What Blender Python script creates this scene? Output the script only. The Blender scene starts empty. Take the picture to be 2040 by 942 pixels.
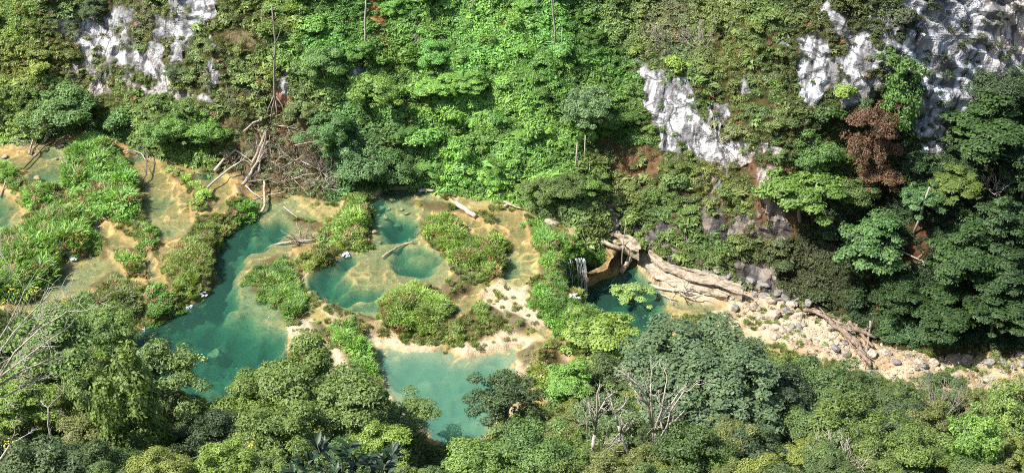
import bpy, math, random
import numpy as np
from mathutils import Vector, Matrix
from mathutils.bvhtree import BVHTree

# ------------------------------------------------------------------ camera, world, sun, exposure
SC = bpy.context.scene
COL = SC.collection
CAMZ, PITCH, HFOV = 110.0, math.radians(33.0), math.radians(40.0)
FPX = 1020.0 / math.tan(HFOV / 2)
cam_data = bpy.data.cameras.new('camera')
cam_data.sensor_width = 36.0
cam_data.lens = 18.0 / math.tan(HFOV / 2)
cam_data.clip_start = 0.5
cam_data.clip_end = 3000
cam = bpy.data.objects.new('camera', cam_data)
cam.location = (0, 0, CAMZ)
cam.rotation_euler = (math.pi / 2 - PITCH, 0, 0)
COL.objects.link(cam)
SC.camera = cam

SUN_EL = math.radians(54.0)
SUN_AZ = math.radians(-17.0)          # towards -x, turned this much to +y
SD = Vector((-math.cos(SUN_EL) * math.cos(SUN_AZ), math.cos(SUN_EL) * math.sin(SUN_AZ), math.sin(SUN_EL)))
world = bpy.data.worlds.new('World')
SC.world = world
world.use_nodes = True
wn = world.node_tree
sky = wn.nodes.new('ShaderNodeTexSky')
sky.sky_type = 'NISHITA'
sky.sun_disc = False
sky.sun_elevation = SUN_EL
sky.sun_rotation = math.atan2(SD.x, SD.y)
sky.altitude = 400
sky.dust_density = 1.5
bg = wn.nodes['Background']
wn.links.new(sky.outputs[0], bg.inputs[0])
bg.inputs[1].default_value = 0.115
sun_data = bpy.data.lights.new('sun', 'SUN')
sun_data.energy = 4.6
sun_data.angle = math.radians(0.5)
sun_data.color = (1.0, 0.955, 0.88)
sun = bpy.data.objects.new('sun', sun_data)
sun.rotation_euler = SD.to_track_quat('Z', 'Y').to_euler()
sun.location = (-60, 120, 150)
COL.objects.link(sun)
SC.view_settings.view_transform = 'Standard'
SC.view_settings.look = 'None'
SC.view_settings.exposure = 0.95
SC.view_settings.gamma = 1.0
SC.render.engine = 'CYCLES'
SC.cycles.pixel_filter_type = 'BLACKMAN_HARRIS'
SC.cycles.filter_width = 1.0
SC.cycles.use_denoising = False
SC.cycles.sample_clamp_indirect = 3.0
SC.cycles.max_bounces = 6
SC.cycles.diffuse_bounces = 3
SC.cycles.glossy_bounces = 2
SC.cycles.transmission_bounces = 4
SC.cycles.transparent_max_bounces = 8
SC.cycles.volume_bounces = 0

random.seed(7)
RNG = np.random.default_rng(11)

# ------------------------------------------------------------------ maths
CP, SP = math.cos(PITCH), math.sin(PITCH)
def ray(px, py):
    a = (np.asarray(px, float) - 1020.0) / FPX
    b = -(np.asarray(py, float) - 471.0) / FPX
    return np.stack([a, CP + b * SP, -SP + b * CP], -1)
def at_z(px, py, z=0.0):
    d = ray(px, py)
    t = (z - CAMZ) / d[..., 2]
    return d[..., 0] * t, d[..., 1] * t
def at_y(px, py, y):
    d = ray(px, py)
    t = y / d[1]
    return Vector((d[0] * t, y, CAMZ + d[2] * t))
def to_px(P):
    x, y, z = P[..., 0], P[..., 1], P[..., 2] - CAMZ
    f = y * CP - z * SP
    u = y * SP + z * CP
    return 1020 + FPX * x / f, 471 - FPX * u / f
def sm(a, b, x):
    t = np.clip((x - a) / (b - a), 0, 1)
    return t * t * (3 - 2 * t)
def _h(ix, iy, iz):
    n = (ix.astype(np.int64) * 374761393 + iy.astype(np.int64) * 668265263 + iz.astype(np.int64) * 2147483647 * 3) & 0xffffffff
    n = ((n ^ (n >> 13)) * 1274126177) & 0xffffffff
    n = ((n ^ (n >> 15)) * 2246822519) & 0xffffffff
    return ((n ^ (n >> 16)) & 0xffff) / 65535.0
def noise(x, y, z=0.0, s=1.0, seed=0):
    x = np.asarray(x, float) / s + seed * 17.3
    y = np.asarray(y, float) / s + seed * 5.1
    z = np.asarray(z, float) / s + np.zeros_like(x)
    ix, iy, iz = np.floor(x), np.floor(y), np.floor(z)
    fx, fy, fz = x - ix, y - iy, z - iz
    fx, fy, fz = [f * f * (3 - 2 * f) for f in (fx, fy, fz)]
    r = 0
    for dx in (0, 1):
        for dy in (0, 1):
            for dz in (0, 1):
                w = (fx if dx else 1 - fx) * (fy if dy else 1 - fy) * (fz if dz else 1 - fz)
                r = r + w * _h(ix + dx, iy + dy, iz + dz)
    return r * 2 - 1
def fbm(x, y, z=0.0, s=1.0, o=4, seed=0, g=0.5):
    r, a, n = 0, 1.0, 0
    for k in range(o):
        r = r + a * noise(x, y, z, s / 2 ** k, seed + k * 3 + 1)
        n += a
        a *= g
    return r / n * 1.5
def ridge(x, y, z=0.0, s=1.0, o=4, seed=0):
    r, a, n = 0, 1.0, 0
    for k in range(o):
        r = r + a * (1 - np.abs(noise(x, y, z, s / 2 ** k, seed + k * 3 + 1)) * 2)
        n += a
        a *= 0.5
    return r / n
def sdf(X, Y, poly):
    """signed distance to a polygon, negative inside"""
    P = np.asarray(poly, float)
    lo, hi = P.min(0), P.max(0)
    ext = 30.0 if np.ptp(P[:, 0]) < 400 and np.abs(P).max() < 400 else 150.0
    D = np.full(X.shape, ext * 1.0)
    m = (X > lo[0] - ext) & (X < hi[0] + ext) & (Y > lo[1] - ext) & (Y < hi[1] + ext)
    x, y = X[m], Y[m]
    d = np.full(x.shape, 1e9)
    ins = np.zeros(x.shape, bool)
    n = len(P)
    for i in range(n):
        a, b = P[i], P[(i + 1) % n]
        e = b - a
        wx, wy = x - a[0], y - a[1]
        t = np.clip((wx * e[0] + wy * e[1]) / (e @ e + 1e-9), 0, 1)
        d = np.minimum(d, (wx - e[0] * t) ** 2 + (wy - e[1] * t) ** 2)
        c = ((a[1] > y) != (b[1] > y)) & (x < (b[0] - a[0]) * (y - a[1]) / (b[1] - a[1] + 1e-12) + a[0])
        ins ^= c
    d = np.sqrt(d)
    D[m] = np.where(ins, -d, d)
    return D
def wpoly(pts, z):
    a = np.asarray(pts, float)
    x, y = at_z(a[:, 0], a[:, 1], z)
    return np.stack([x, y], 1)
def lin(c):
    c = np.asarray(c, float) / 255.0
    return np.where(c <= 0.04045, c / 12.92, ((c + 0.055) / 1.055) ** 2.4)

def leafc(c, lo=0.39, hi=0.68):
    c = np.array(c, float)
    c[..., 0] = np.clip(c[..., 0], lo * c[..., 1], hi * c[..., 1])
    c[..., 2] = np.maximum(c[..., 2], 0.12 * c[..., 1])
    return c

# ------------------------------------------------------------------ object helpers
def tag(o, label=None, cat=None, group=None, kind=None):
    if label: o['label'] = label
    if cat: o['category'] = cat
    if group: o['group'] = group
    if kind: o['kind'] = kind
    return o
def mesh_np(name, V, F, mat=None, smooth=False, attrs=None, fattrs=None):
    """mesh from numpy arrays; F is (n,3) or (n,4) or list of such"""
    me = bpy.data.meshes.new(name)
    V = np.asarray(V, np.float32)
    Fs = [np.asarray(f, np.int32) for f in (F if isinstance(F, list) else [F]) if len(f)]
    me.vertices.add(len(V))
    me.vertices.foreach_set('co', V.ravel())
    loops = np.concatenate([f.ravel() for f in Fs])
    tot = np.concatenate([np.full(len(f), f.shape[1], np.int32) for f in Fs])
    st = np.concatenate([[0], np.cumsum(tot)[:-1]]).astype(np.int32)
    me.loops.add(len(loops))
    me.loops.foreach_set('vertex_index', loops)
    me.polygons.add(len(tot))
    me.polygons.foreach_set('loop_start', st)
    me.update(calc_edges=True)
    me.polygons.foreach_set('use_smooth', np.full(len(tot), smooth, bool))
    for k, a in (attrs or {}).items():
        a = np.asarray(a, np.float32)
        if a.ndim == 2:
            at = me.attributes.new(k, 'FLOAT_COLOR', 'POINT')
            at.data.foreach_set('color', np.concatenate([a, np.ones((len(a), 1), np.float32)], 1).ravel())
        else:
            at = me.attributes.new(k, 'FLOAT', 'POINT')
            at.data.foreach_set('value', a)
    for k, a in (fattrs or {}).items():
        at = me.attributes.new(k, 'FLOAT', 'FACE')
        at.data.foreach_set('value', np.asarray(a, np.float32))
    if mat: me.materials.append(mat)
    me.validate()
    return me
def link(name, me, parent=None, loc=None):
    o = bpy.data.objects.new(name, me)
    COL.objects.link(o)
    if parent: o.parent = parent
    if loc is not None: o.location = loc
    return o
def empty(name, loc):
    o = bpy.data.objects.new(name, None)
    o.empty_display_size = 0.5
    COL.objects.link(o)
    o.location = loc
    return o

# ------------------------------------------------------------------ materials
class NT:
    def __init__(s, name):
        s.m = bpy.data.materials.new(name)
        s.m.use_nodes = True
        s.t = s.m.node_tree
        s.b = s.t.nodes['Principled BSDF']
        s.out = s.t.nodes['Material Output']
    def n(s, typ, **kw):
        nd = s.t.nodes.new(typ)
        for k, v in kw.items():
            if k.startswith('i_'):
                nd.inputs[k[2:].replace('_', ' ')].default_value = v
            else:
                setattr(nd, k, v)
        return nd
    def l(s, a, b): s.t.links.new(a, b)
    def mix(s, a, b, f, mode='MIX'):
        m = s.t.nodes.new('ShaderNodeMix'); m.data_type = 'RGBA'; m.blend_type = mode
        for v, k in ((f, 0), (a, 6), (b, 7)):
            if isinstance(v, (int, float)): m.inputs[k].default_value = v
            elif isinstance(v, (tuple, list)): m.inputs[k].default_value = (*v[:3], 1)
            else: s.l(v, m.inputs[k])
        return m.outputs[2]
    def math(s, op, a, b=0.0, c=None):
        m = s.t.nodes.new('ShaderNodeMath'); m.operation = op
        for k, v in ((0, a), (1, b), (2, c)):
            if v is None: continue
            if isinstance(v, (int, float)): m.inputs[k].default_value = v
            else: s.l(v, m.inputs[k])
        return m.outputs[0]
    def noise(s, scale, detail=4, rough=0.6, stretch=None, tilt=0.0):
        g = s.n('ShaderNodeNewGeometry')
        v = g.outputs['Position']
        if tilt:
            mr = s.n('ShaderNodeMapping'); mr.inputs['Rotation'].default_value = (0.0, tilt, 0.0)
            s.l(v, mr.inputs[0]); v = mr.outputs[0]
        if stretch:
            mp = s.n('ShaderNodeMapping'); mp.inputs['Scale'].default_value = stretch
            s.l(v, mp.inputs[0]); v = mp.outputs[0]
        nz = s.n('ShaderNodeTexNoise'); nz.inputs['Scale'].default_value = scale
        nz.inputs['Detail'].default_value = detail; nz.inputs['Roughness'].default_value = rough
        s.l(v, nz.inputs['Vector'])
        return nz.outputs['Fac']
    def ramp(s, f, stops):
        r = s.n('ShaderNodeValToRGB')
        el = r.color_ramp.elements
        while len(el) < len(stops): el.new(0.5)
        for e, (p, c) in zip(el, stops):
            e.position = p
            e.color = (*(c if isinstance(c, tuple) else (c, c, c)), 1)
        s.l(f, r.inputs[0])
        return r.outputs[0]
    def bump(s, h, strength=0.5, dist=0.1):
        b = s.n('ShaderNodeBump'); b.inputs['Strength'].default_value = strength; b.inputs['Distance'].default_value = dist
        s.l(h, b.inputs['Height']); s.l(b.outputs[0], s.b.inputs['Normal'])
        return b

def leaf_material(name, source, trans=0.28):
    N = NT(name)
    if source == 'object':
        base = N.n('ShaderNodeObjectInfo').outputs['Color']
    else:
        a = N.n('ShaderNodeAttribute', attribute_type='INSTANCER', attribute_name='tint'); base = a.outputs['Color']
    r = N.n('ShaderNodeAttribute', attribute_type='GEOMETRY', attribute_name='rnd').outputs['Fac']
    hsv = N.n('ShaderNodeHueSaturation')
    N.l(base, hsv.inputs['Color'])
    N.l(N.math('MULTIPLY_ADD', r, -0.028, 0.500), hsv.inputs['Hue'])
    N.l(N.math('MULTIPLY_ADD', r, 0.95, 0.5), hsv.inputs['Value'])
    hsv.inputs['Saturation'].default_value = 0.88
    c = hsv.outputs[0]
    pn = N.noise(0.55, 2)
    c = N.mix(c, (1.22, 1.16, 0.8), N.math('MULTIPLY', N.ramp(pn, [(0.45, 0.0), (0.7, 1.0)]), 0.5), 'MULTIPLY')
    N.l(c, N.b.inputs['Base Color'])
    N.b.inputs['Roughness'].default_value = 0.48
    N.b.inputs['Specular IOR Level'].default_value = 0.35
    t = N.n('ShaderNodeBsdfTranslucent')
    N.l(N.mix(c, (1.3, 1.25, 0.5), 1.0, 'MULTIPLY'), t.inputs[0])
    mx = N.n('ShaderNodeMixShader'); mx.inputs[0].default_value = trans
    N.l(N.b.outputs[0], mx.inputs[1]); N.l(t.outputs[0], mx.inputs[2]); N.l(mx.outputs[0], N.out.inputs[0])
    return N.m
M_LEAF = leaf_material('leaf_material', 'object')
M_COVER = leaf_material('cover_leaf_material', 'instancer')

def bark_material(name, c1, c2, scale=6):
    N = NT(name)
    f = N.noise(scale, 4, 0.65, (1, 1, 0.35))
    oi = N.n('ShaderNodeObjectInfo').outputs['Random']
    c = N.mix(c1, c2, N.ramp(f, [(0.35, 0.0), (0.65, 1.0)]))
    c = N.mix(c, (0.7, 0.66, 0.6), N.math('MULTIPLY', oi, 0.5), 'MULTIPLY')
    N.l(c, N.b.inputs['Base Color'])
    N.b.inputs['Roughness'].default_value = 0.85
    N.bump(f, 0.5, 0.06)
    return N.m
M_PALE = bark_material('pale_bark_material', (0.30, 0.27, 0.22), (0.54, 0.49, 0.41))
M_GREYWOOD = bark_material('grey_bark_material', (0.15, 0.125, 0.10), (0.36, 0.32, 0.26))
M_DRIFT = bark_material('driftwood_material', (0.26, 0.19, 0.13), (0.56, 0.45, 0.33), 3)
M_OLDWOOD = bark_material('weathered_wood_material', (0.13, 0.095, 0.07), (0.34, 0.26, 0.19), 3)
M_DARKBARK = bark_material('dark_bark_material', (0.07, 0.055, 0.04), (0.17, 0.14, 0.11))

def ground_material():
    N = NT('terrace_ground_material')
    c = N.n('ShaderNodeAttribute', attribute_name='col').outputs['Color']
    dpt = N.n('ShaderNodeAttribute', attribute_name='rough').outputs['Fac']
    f = N.noise(1.1, 6, 0.7); g = N.noise(5.0, 5, 0.7)
    c = N.mix(c, N.ramp(f, [(0.3, (0.62, 0.56, 0.46)), (0.5, (1, 1, 1)), (0.72, (1.22, 1.16, 1.02))]), 0.85, 'MULTIPLY')
    c = N.mix(c, N.ramp(g, [(0.32, (0.6, 0.56, 0.5)), (0.55, (1, 1, 1)), (0.8, (1.2, 1.18, 1.1))]), 0.6, 'MULTIPLY')
    N.l(c, N.b.inputs['Base Color'])
    N.b.inputs['Roughness'].default_value = 0.85
    N.b.inputs['Specular IOR Level'].default_value = 0.2
    N.bump(N.math('ADD', f, N.math('MULTIPLY', g, 0.5)), 0.9, 0.28)
    return N.m
M_GROUND = ground_material()

def slope_material():
    N = NT('cliff_slope_material')
    col = N.n('ShaderNodeAttribute', attribute_name='col').outputs['Color']
    rock = N.n('ShaderNodeAttribute', attribute_name='rock').outputs['Fac']
    warm = N.n('ShaderNodeAttribute', attribute_name='warm').outputs['Fac']
    grey = N.n('ShaderNodeAttribute', attribute_name='grey').outputs['Fac']
    f = N.noise(0.9, 8, 0.72)
    st = N.noise(0.5, 4, 0.5, (1.5, 0.6, 0.11), -0.22)
    v = N.n('ShaderNodeTexVoronoi'); v.feature = 'DISTANCE_TO_EDGE'; v.inputs['Scale'].default_value = 0.26
    g = N.n('ShaderNodeNewGeometry'); mp = N.n('ShaderNodeMapping'); mp.inputs['Scale'].default_value = (1, 1, 0.55)
    mp.inputs['Rotation'].default_value = (0.0, 0.6, 0.3)
    dn = N.n('ShaderNodeTexNoise'); dn.inputs['Scale'].default_value = 0.8; dn.inputs['Detail'].default_value = 5
    N.l(g.outputs['Position'], dn.inputs['Vector'])
    mv = N.n('ShaderNodeVectorMath', operation='MULTIPLY_ADD'); mv.inputs[1].default_value = (2.6, 2.6, 2.6)
    N.l(dn.outputs['Color'], mv.inputs[0]); N.l(g.outputs['Position'], mv.inputs[2])
    N.l(mv.outputs[0], mp.inputs[0]); N.l(mp.outputs[0], v.inputs['Vector'])
    crack = N.ramp(v.outputs['Distance'], [(0.0, 0.0), (0.085, 1.0)])
    white = N.mix((0.74, 0.75, 0.77), (0.32, 0.31, 0.30), N.math('MULTIPLY', N.ramp(f, [(0.46, 0.0), (0.64, 1.0)]), 0.6))
    white = N.mix((0.25, 0.245, 0.235), white, N.ramp(rock, [(0.45, 0.0), (0.82, 1.0)]))
    fs = N.noise(1.5, 3, 0.5, (1.2, 0.6, 0.10), -0.22)
    white = N.mix(white, (0.22, 0.22, 0.225), N.math('MULTIPLY', N.ramp(fs, [(0.52, 0.0), (0.60, 1.0)]), 0.7))
    white = N.mix(white, (0.62, 0.50, 0.40), N.math('MULTIPLY', warm, 0.7))
    dark = N.mix((0.10, 0.10, 0.11), (0.32, 0.31, 0.31), f)
    rc = N.mix(white, dark, N.ramp(st, [(0.515, 0.0), (0.58, 1.0)]))
    rc = N.mix(rc, (0.09, 0.085, 0.08), N.math('MULTIPLY', N.math('SUBTRACT', 1.0, crack), 0.85))
    rc = N.mix(rc, (0.36, 0.35, 0.34), grey, 'MULTIPLY')
    soil = N.mix(col, N.ramp(f, [(0.3, (0.55, 0.5, 0.45)), (0.7, (1.4, 1.3, 1.2))]), 0.8, 'MULTIPLY')
    N.l(N.mix(soil, rc, N.ramp(rock, [(0.35, 0.0), (0.5, 1.0)])), N.b.inputs['Base Color'])
    N.b.inputs['Roughness'].default_value = 0.9
    N.b.inputs['Specular IOR Level'].default_value = 0.15
    h = N.math('ADD', N.math('MULTIPLY', f, 1.0), N.math('ADD', N.math('MULTIPLY', crack, 0.25), N.math('MULTIPLY', st, 0.4)))
    N.bump(h, 1.0, 0.6)
    return N.m
M_SLOPE = slope_material()

def rock_material(name, a, b):
    N = NT(name)
    f = N.noise(2.2, 6, 0.7)
    oi = N.n('ShaderNodeObjectInfo').outputs['Random']
    c = N.mix(a, b, N.ramp(f, [(0.35, 0.0), (0.65, 1.0)]))
    c = N.mix(c, (0.55, 0.52, 0.5), N.math('MULTIPLY', oi, 0.6), 'MULTIPLY')
    N.l(c, N.b.inputs['Base Color']); N.b.inputs['Roughness'].default_value = 0.9
    st = N.noise(1.4, 5, 0.65, (0.5, 1.6, 2.5))
    cc = N.mix(c, (0.42, 0.36, 0.30), N.ramp(st, [(0.5, 0.0), (0.62, 0.75)]), 'MULTIPLY')
    N.l(cc, N.b.inputs['Base Color'])
    N.bump(N.math('ADD', f, st), 1.0, 0.25)
    return N.m
M_STONE = rock_material('pale_stone_material', (0.62, 0.53, 0.40), (0.42, 0.35, 0.26))
M_GREYSTONE = rock_material('grey_stone_material', (0.22, 0.21, 0.20), (0.42, 0.40, 0.37))
M_ALGAE = rock_material('algae_stone_material', (0.42, 0.36, 0.18), (0.30, 0.27, 0.13))

M_BROWNSTONE = rock_material('brown_stone_material', (0.36, 0.29, 0.21), (0.50, 0.42, 0.32))
M_OCHRESTONE = rock_material('ochre_stone_material', (0.46, 0.30, 0.12), (0.20, 0.16, 0.07))
def water_material(name, milk, milkc, dens):
    N = NT(name)
    tr = N.n('ShaderNodeBsdfTransparent'); tr.inputs[0].default_value = (1, 1, 1, 1)
    gl = N.n('ShaderNodeBsdfGlossy'); gl.inputs['Roughness'].default_value = 0.08
    fr = N.n('ShaderNodeFresnel'); fr.inputs[0].default_value = 1.33
    a = N.noise(1.6, 3, 0.55, (1.0, 2.0, 1)); 
    b = N.n('ShaderNodeBump'); b.inputs['Strength'].default_value = 0.8; b.inputs['Distance'].default_value = 0.2
    N.l(a, b.inputs['Height']); N.l(b.outputs[0], gl.inputs['Normal']); N.l(b.outputs[0], fr.inputs['Normal'])
    mx = N.n('ShaderNodeMixShader')
    N.l(fr.outputs[0], mx.inputs[0]); N.l(tr.outputs[0], mx.inputs[1]); N.l(gl.outputs[0], mx.inputs[2])
    df = N.n('ShaderNodeBsdfDiffuse'); df.inputs[0].default_value = (*milkc, 1)      # suspended lime makes the water milky
    mk = N.n('ShaderNodeMixShader'); mk.inputs[0].default_value = milk
    N.l(mx.outputs[0], mk.inputs[1]); N.l(df.outputs[0], mk.inputs[2])
    N.l(mk.outputs[0], N.out.inputs[0])
    va = N.n('ShaderNodeVolumeAbsorption'); va.inputs['Color'].default_value = (0.14, 0.70, 0.635, 1); va.inputs['Density'].default_value = dens
    N.l(va.outputs[0], N.out.inputs['Volume'])
    N.t.nodes.remove(N.b)
    return N.m
M_WATER = water_material('clear_water_material', 0.04, (0.16, 0.42, 0.30), 0.42)
M_MILKY = water_material('milky_water_material', 0.30, (0.17, 0.41, 0.30), 0.40)
M_JADE = water_material('jade_water_material', 0.11, (0.10, 0.36, 0.25), 0.44)
N = NT('foam_material')
N.b.inputs['Base Color'].default_value = (0.85, 0.88, 0.9, 1); N.b.inputs['Roughness'].default_value = 0.5
N.bump(N.noise(7, 4), 1.0, 0.2)
M_FOAM = N.m

# ------------------------------------------------------------------ the valley floor: pools at their own levels
# (name, level, outline in photo pixels)
POOLS = [
 ('A', 0.0, [(560,745),(520,800),(430,830),(330,790),(265,700),(268,668),(300,650),(370,618),(420,590),(432,545),(445,478),(480,455),(500,425),(500,400),(530,385),(590,395),(640,430),(660,470),(640,492),(585,500),(600,540),(620,590),(600,640),(575,650),(575,690)]),
 ('C', 1.5, [(255,300),(290,308),(330,342),(362,372),(388,405),(385,450),(350,505),(330,560),(345,590),(310,575),(300,545),(318,500),(300,445),(280,405),(270,350)]),
 ('C2', 1.3, [(385,345),(450,338),(470,395),(448,432),(420,425),(418,392),(392,362)]),
 ('B', 0.8, [(20,605),(60,565),(120,535),(170,512),(205,480),(235,520),(262,565),(228,572),(190,585),(110,605),(80,650),(0,650)]),
 ('B2', 1.3, [(110,405),(200,438),(262,480),(312,520),(322,560),(300,572),(285,545),(245,505),(205,480),(150,445)]),
 ('W1', 2.0, [(-60,300),(60,305),(110,282),(180,283),(160,320),(135,350),(130,385),(105,378),(60,370),(40,345),(-60,335)]),
 ('W0', 1.8, [(-80,385),(-20,372),(30,395),(58,425),(30,450),(0,475),(-80,500)]),
 ('M', 0.5, [(612,548),(650,522),(690,508),(735,492),(742,450),(725,400),(760,378),(840,380),(905,410),(860,440),(835,475),(872,505),(905,560),(870,575),(800,582),(775,620),(740,645),(690,625),(640,592)]),
 ('M3', 1.0, [(905,435),(950,432),(975,455),(970,480),(935,470)]),
 ('N', 1.0, [(985,425),(1040,428),(1062,485),(1075,545),(1035,572),(1003,560),(1000,500)]),
 ('O', 0.4, [(885,610),(920,580),(955,572),(948,605),(910,642),(890,640)]),
 ('D', -0.9, [(745,695),(800,702),(850,698),(890,690),(940,712),(1010,702),(1050,690),(1040,740),(1010,800),(960,880),(900,900),(840,860),(790,800),(755,745)]),
 ('P', -0.3, [(1062,655),(1118,640),(1140,672),(1125,705),(1090,690)]),
 ('E', -6.0, [(1108,592),(1150,588),(1178,562),(1225,545),(1262,518),(1290,548),(1330,598),(1330,640),(1290,670),(1240,700),(1200,630),(1150,606)]),
 ('E2', -5.9, [(1300,566),(1340,586),(1400,602),(1450,600),(1455,612),(1390,622),(1335,606)]),
 ('Q', -1.6, [(1080,765),(1115,742),(1120,770),(1100,800)]),
]
# deep places inside the pools: (level, outline, depth, width of the slope down)
DEEP = [
 (0, [(435,480),(490,470),(540,440),(575,450),(560,480),(505,500),(478,540),(470,585),(480,620),(420,620),(400,600),(430,560)], 3.4, 2.2),
 (0, [(432,545),(448,478),(480,455),(510,440),(560,440),(580,462),(545,480),(500,490),(470,520),(445,560)], 3.6, 3.0),
 (0, [(420,590),(440,570),(480,610),(540,640),(580,650),(575,690),(570,740),(500,800),(330,790),(268,700),(268,668),(300,650),(370,618)], 4.2, 3.5),
 (0, [(450,560),(520,585),(560,625),(520,640),(470,610),(440,590)], 1.2, 1.5),
 (0, [(475,560),(515,565),(525,592),(485,585)], 0.9, 1.0),
 (0.5, [(612,548),(690,508),(710,512),(690,545),(735,562),(775,575),(745,592),(690,608),(640,592)], 2.6, 1.8),
 (0.5, [(690,545),(720,530),(750,545),(740,560)], 0.0, 1.0),
 (0.5, [(735,478),(730,402),(760,388),(785,420),(835,440),(830,462),(790,478),(760,488)], 3.0, 1.8),
 (0.5, [(770,505),(800,485),(855,505),(862,548),(835,552),(790,535)], 2.4, 1.5),
 (0.5, [(690,605),(745,592),(755,612),(715,620)], 1.6, 1.0),
 (1.5, [(280,390),(325,372),(345,400),(330,425),(300,440)], 0.55, 2.0),
 (1.5, [(318,450),(350,455),(340,480),(320,490)], 0.35, 1.5),
 (1.5, [(255,300),(285,305),(280,320),(258,318)], 0.8, 1.0),
 (1.3, [(385,345),(430,340),(420,370),(398,365)], 1.0, 1.0),
 (0.8, [(120,540),(170,520),(190,535),(170,560),(120,565)], 0.55, 1.5),
 (2.0, [(60,335),(130,330),(125,375),(65,368)], 0.8, 1.5),
 (2.0, [(100,290),(150,290),(140,310),(90,308)], 0.6, 1.0),
 (1.8, [(-60,395),(0,385),(30,415),(10,445),(-60,460)], 1.6, 1.5),
 (1.0, [(1000,520),(1030,520),(1040,555),(1010,560)], 0.7, 1.2),
 (1.0, [(985,425),(1010,425),(1005,450),(990,450)], 0.7, 1.0),
 (0.4, [(888,612),(915,595),(925,615),(900,635)], 0.5, 0.8),
 (-0.9, [(765,705),(850,715),(890,725),(940,728),(1010,712),(1025,740),(1000,790),(950,870),(900,885),(850,850),(800,795),(765,745)], 1.9, 2.2),
 (-0.9, [(850,820),(950,830),(940,880),(870,870)], 2.5, 2.5),
 (-6, [(1112,594),(1150,590),(1180,566),(1225,550),(1262,522),(1290,555),(1325,600),(1320,640),(1285,665),(1240,690),(1200,625),(1150,604)], 3.0, 2.2),
]
SHOAL = [  # shallow shelves inside deep water: (level, outline, share of depth taken away)
 (0, [(455,560),(490,530),(560,505),(600,520),(620,590),(590,630),(545,622),(470,595)], 0.85),
 (0, [(500,500),(560,490),(570,505),(500,520)], 0.7),
 (0, [(500,455),(540,450),(555,470),(515,475)], 0.45),
 (0, [(440,600),(530,605),(575,640),(560,668),(500,650),(440,625)], 0.55),
 (0, [(545,670),(575,665),(570,700),(540,690)], 0.5),
 (0.5, [(690,520),(745,500),(800,500),(770,530),(790,545),(745,575),(700,560)], 0.92),
 (0.5, [(740,445),(762,465),(752,480),(735,470)], 0.7),
 (0.5, [(795,455),(822,455),(810,470),(795,468)], 0.75),
 (0.5, [(690,612),(720,590),(760,582),(765,592),(720,602),(700,620)], 0.9),
 (-0.9, [(750,697),(820,702),(840,712),(790,716),(755,712)], 0.8),
 (-0.9, [(880,700),(915,712),(915,725),(890,722)], 0.8),
]
LAND = [  # dry anchors that hold the ground at a level
 (0.7, [(1062,440),(1130,460),(1195,500),(1190,514),(1140,508),(1112,528),(1102,560),(1110,602),(1150,640),(1185,690),(1150,720),(1090,700),(1130,650),(1080,600),(1085,550)]),
 (-2.8, [(1200,475),(1240,480),(1262,498),(1215,522),(1190,538),(1165,560),(1175,530),(1205,505)]),
 (-4.7, [(1268,498),(1292,520),(1332,545),(1430,572),(1445,590),(1375,603),(1318,566),(1278,520)]),
 (-5.5, [(1400,592),(1500,588),(1600,614),(1700,660),(1760,692),(1830,706),(2150,712),(2150,760),(1960,790),(1800,765),(1750,745),(1600,705),(1500,665),(1420,615)]),
 (-2.5, [(1180,700),(1300,700),(1450,720),(1600,770),(1800,830),(2100,850),(2100,900),(1300,900),(1200,800)]),
 (0.1, [(960,575),(1010,572),(1080,620),(1060,640),(1000,650),(960,610)]),
 (-0.3, [(900,690),(960,690),(1060,690),(1030,698),(920,706)]),
 (0.0, [(620,650),(700,690),(720,700),(680,740),(640,700),(600,690)]),
 (1.0, [(430,440),(330,520),(350,560),(400,560),(425,500)]),
 (1.4, [(100,350),(250,330),(265,420),(140,395)]),
 (1.2, [(-60,500),(100,440),(180,470),(100,520),(-60,590)]),
]
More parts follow.
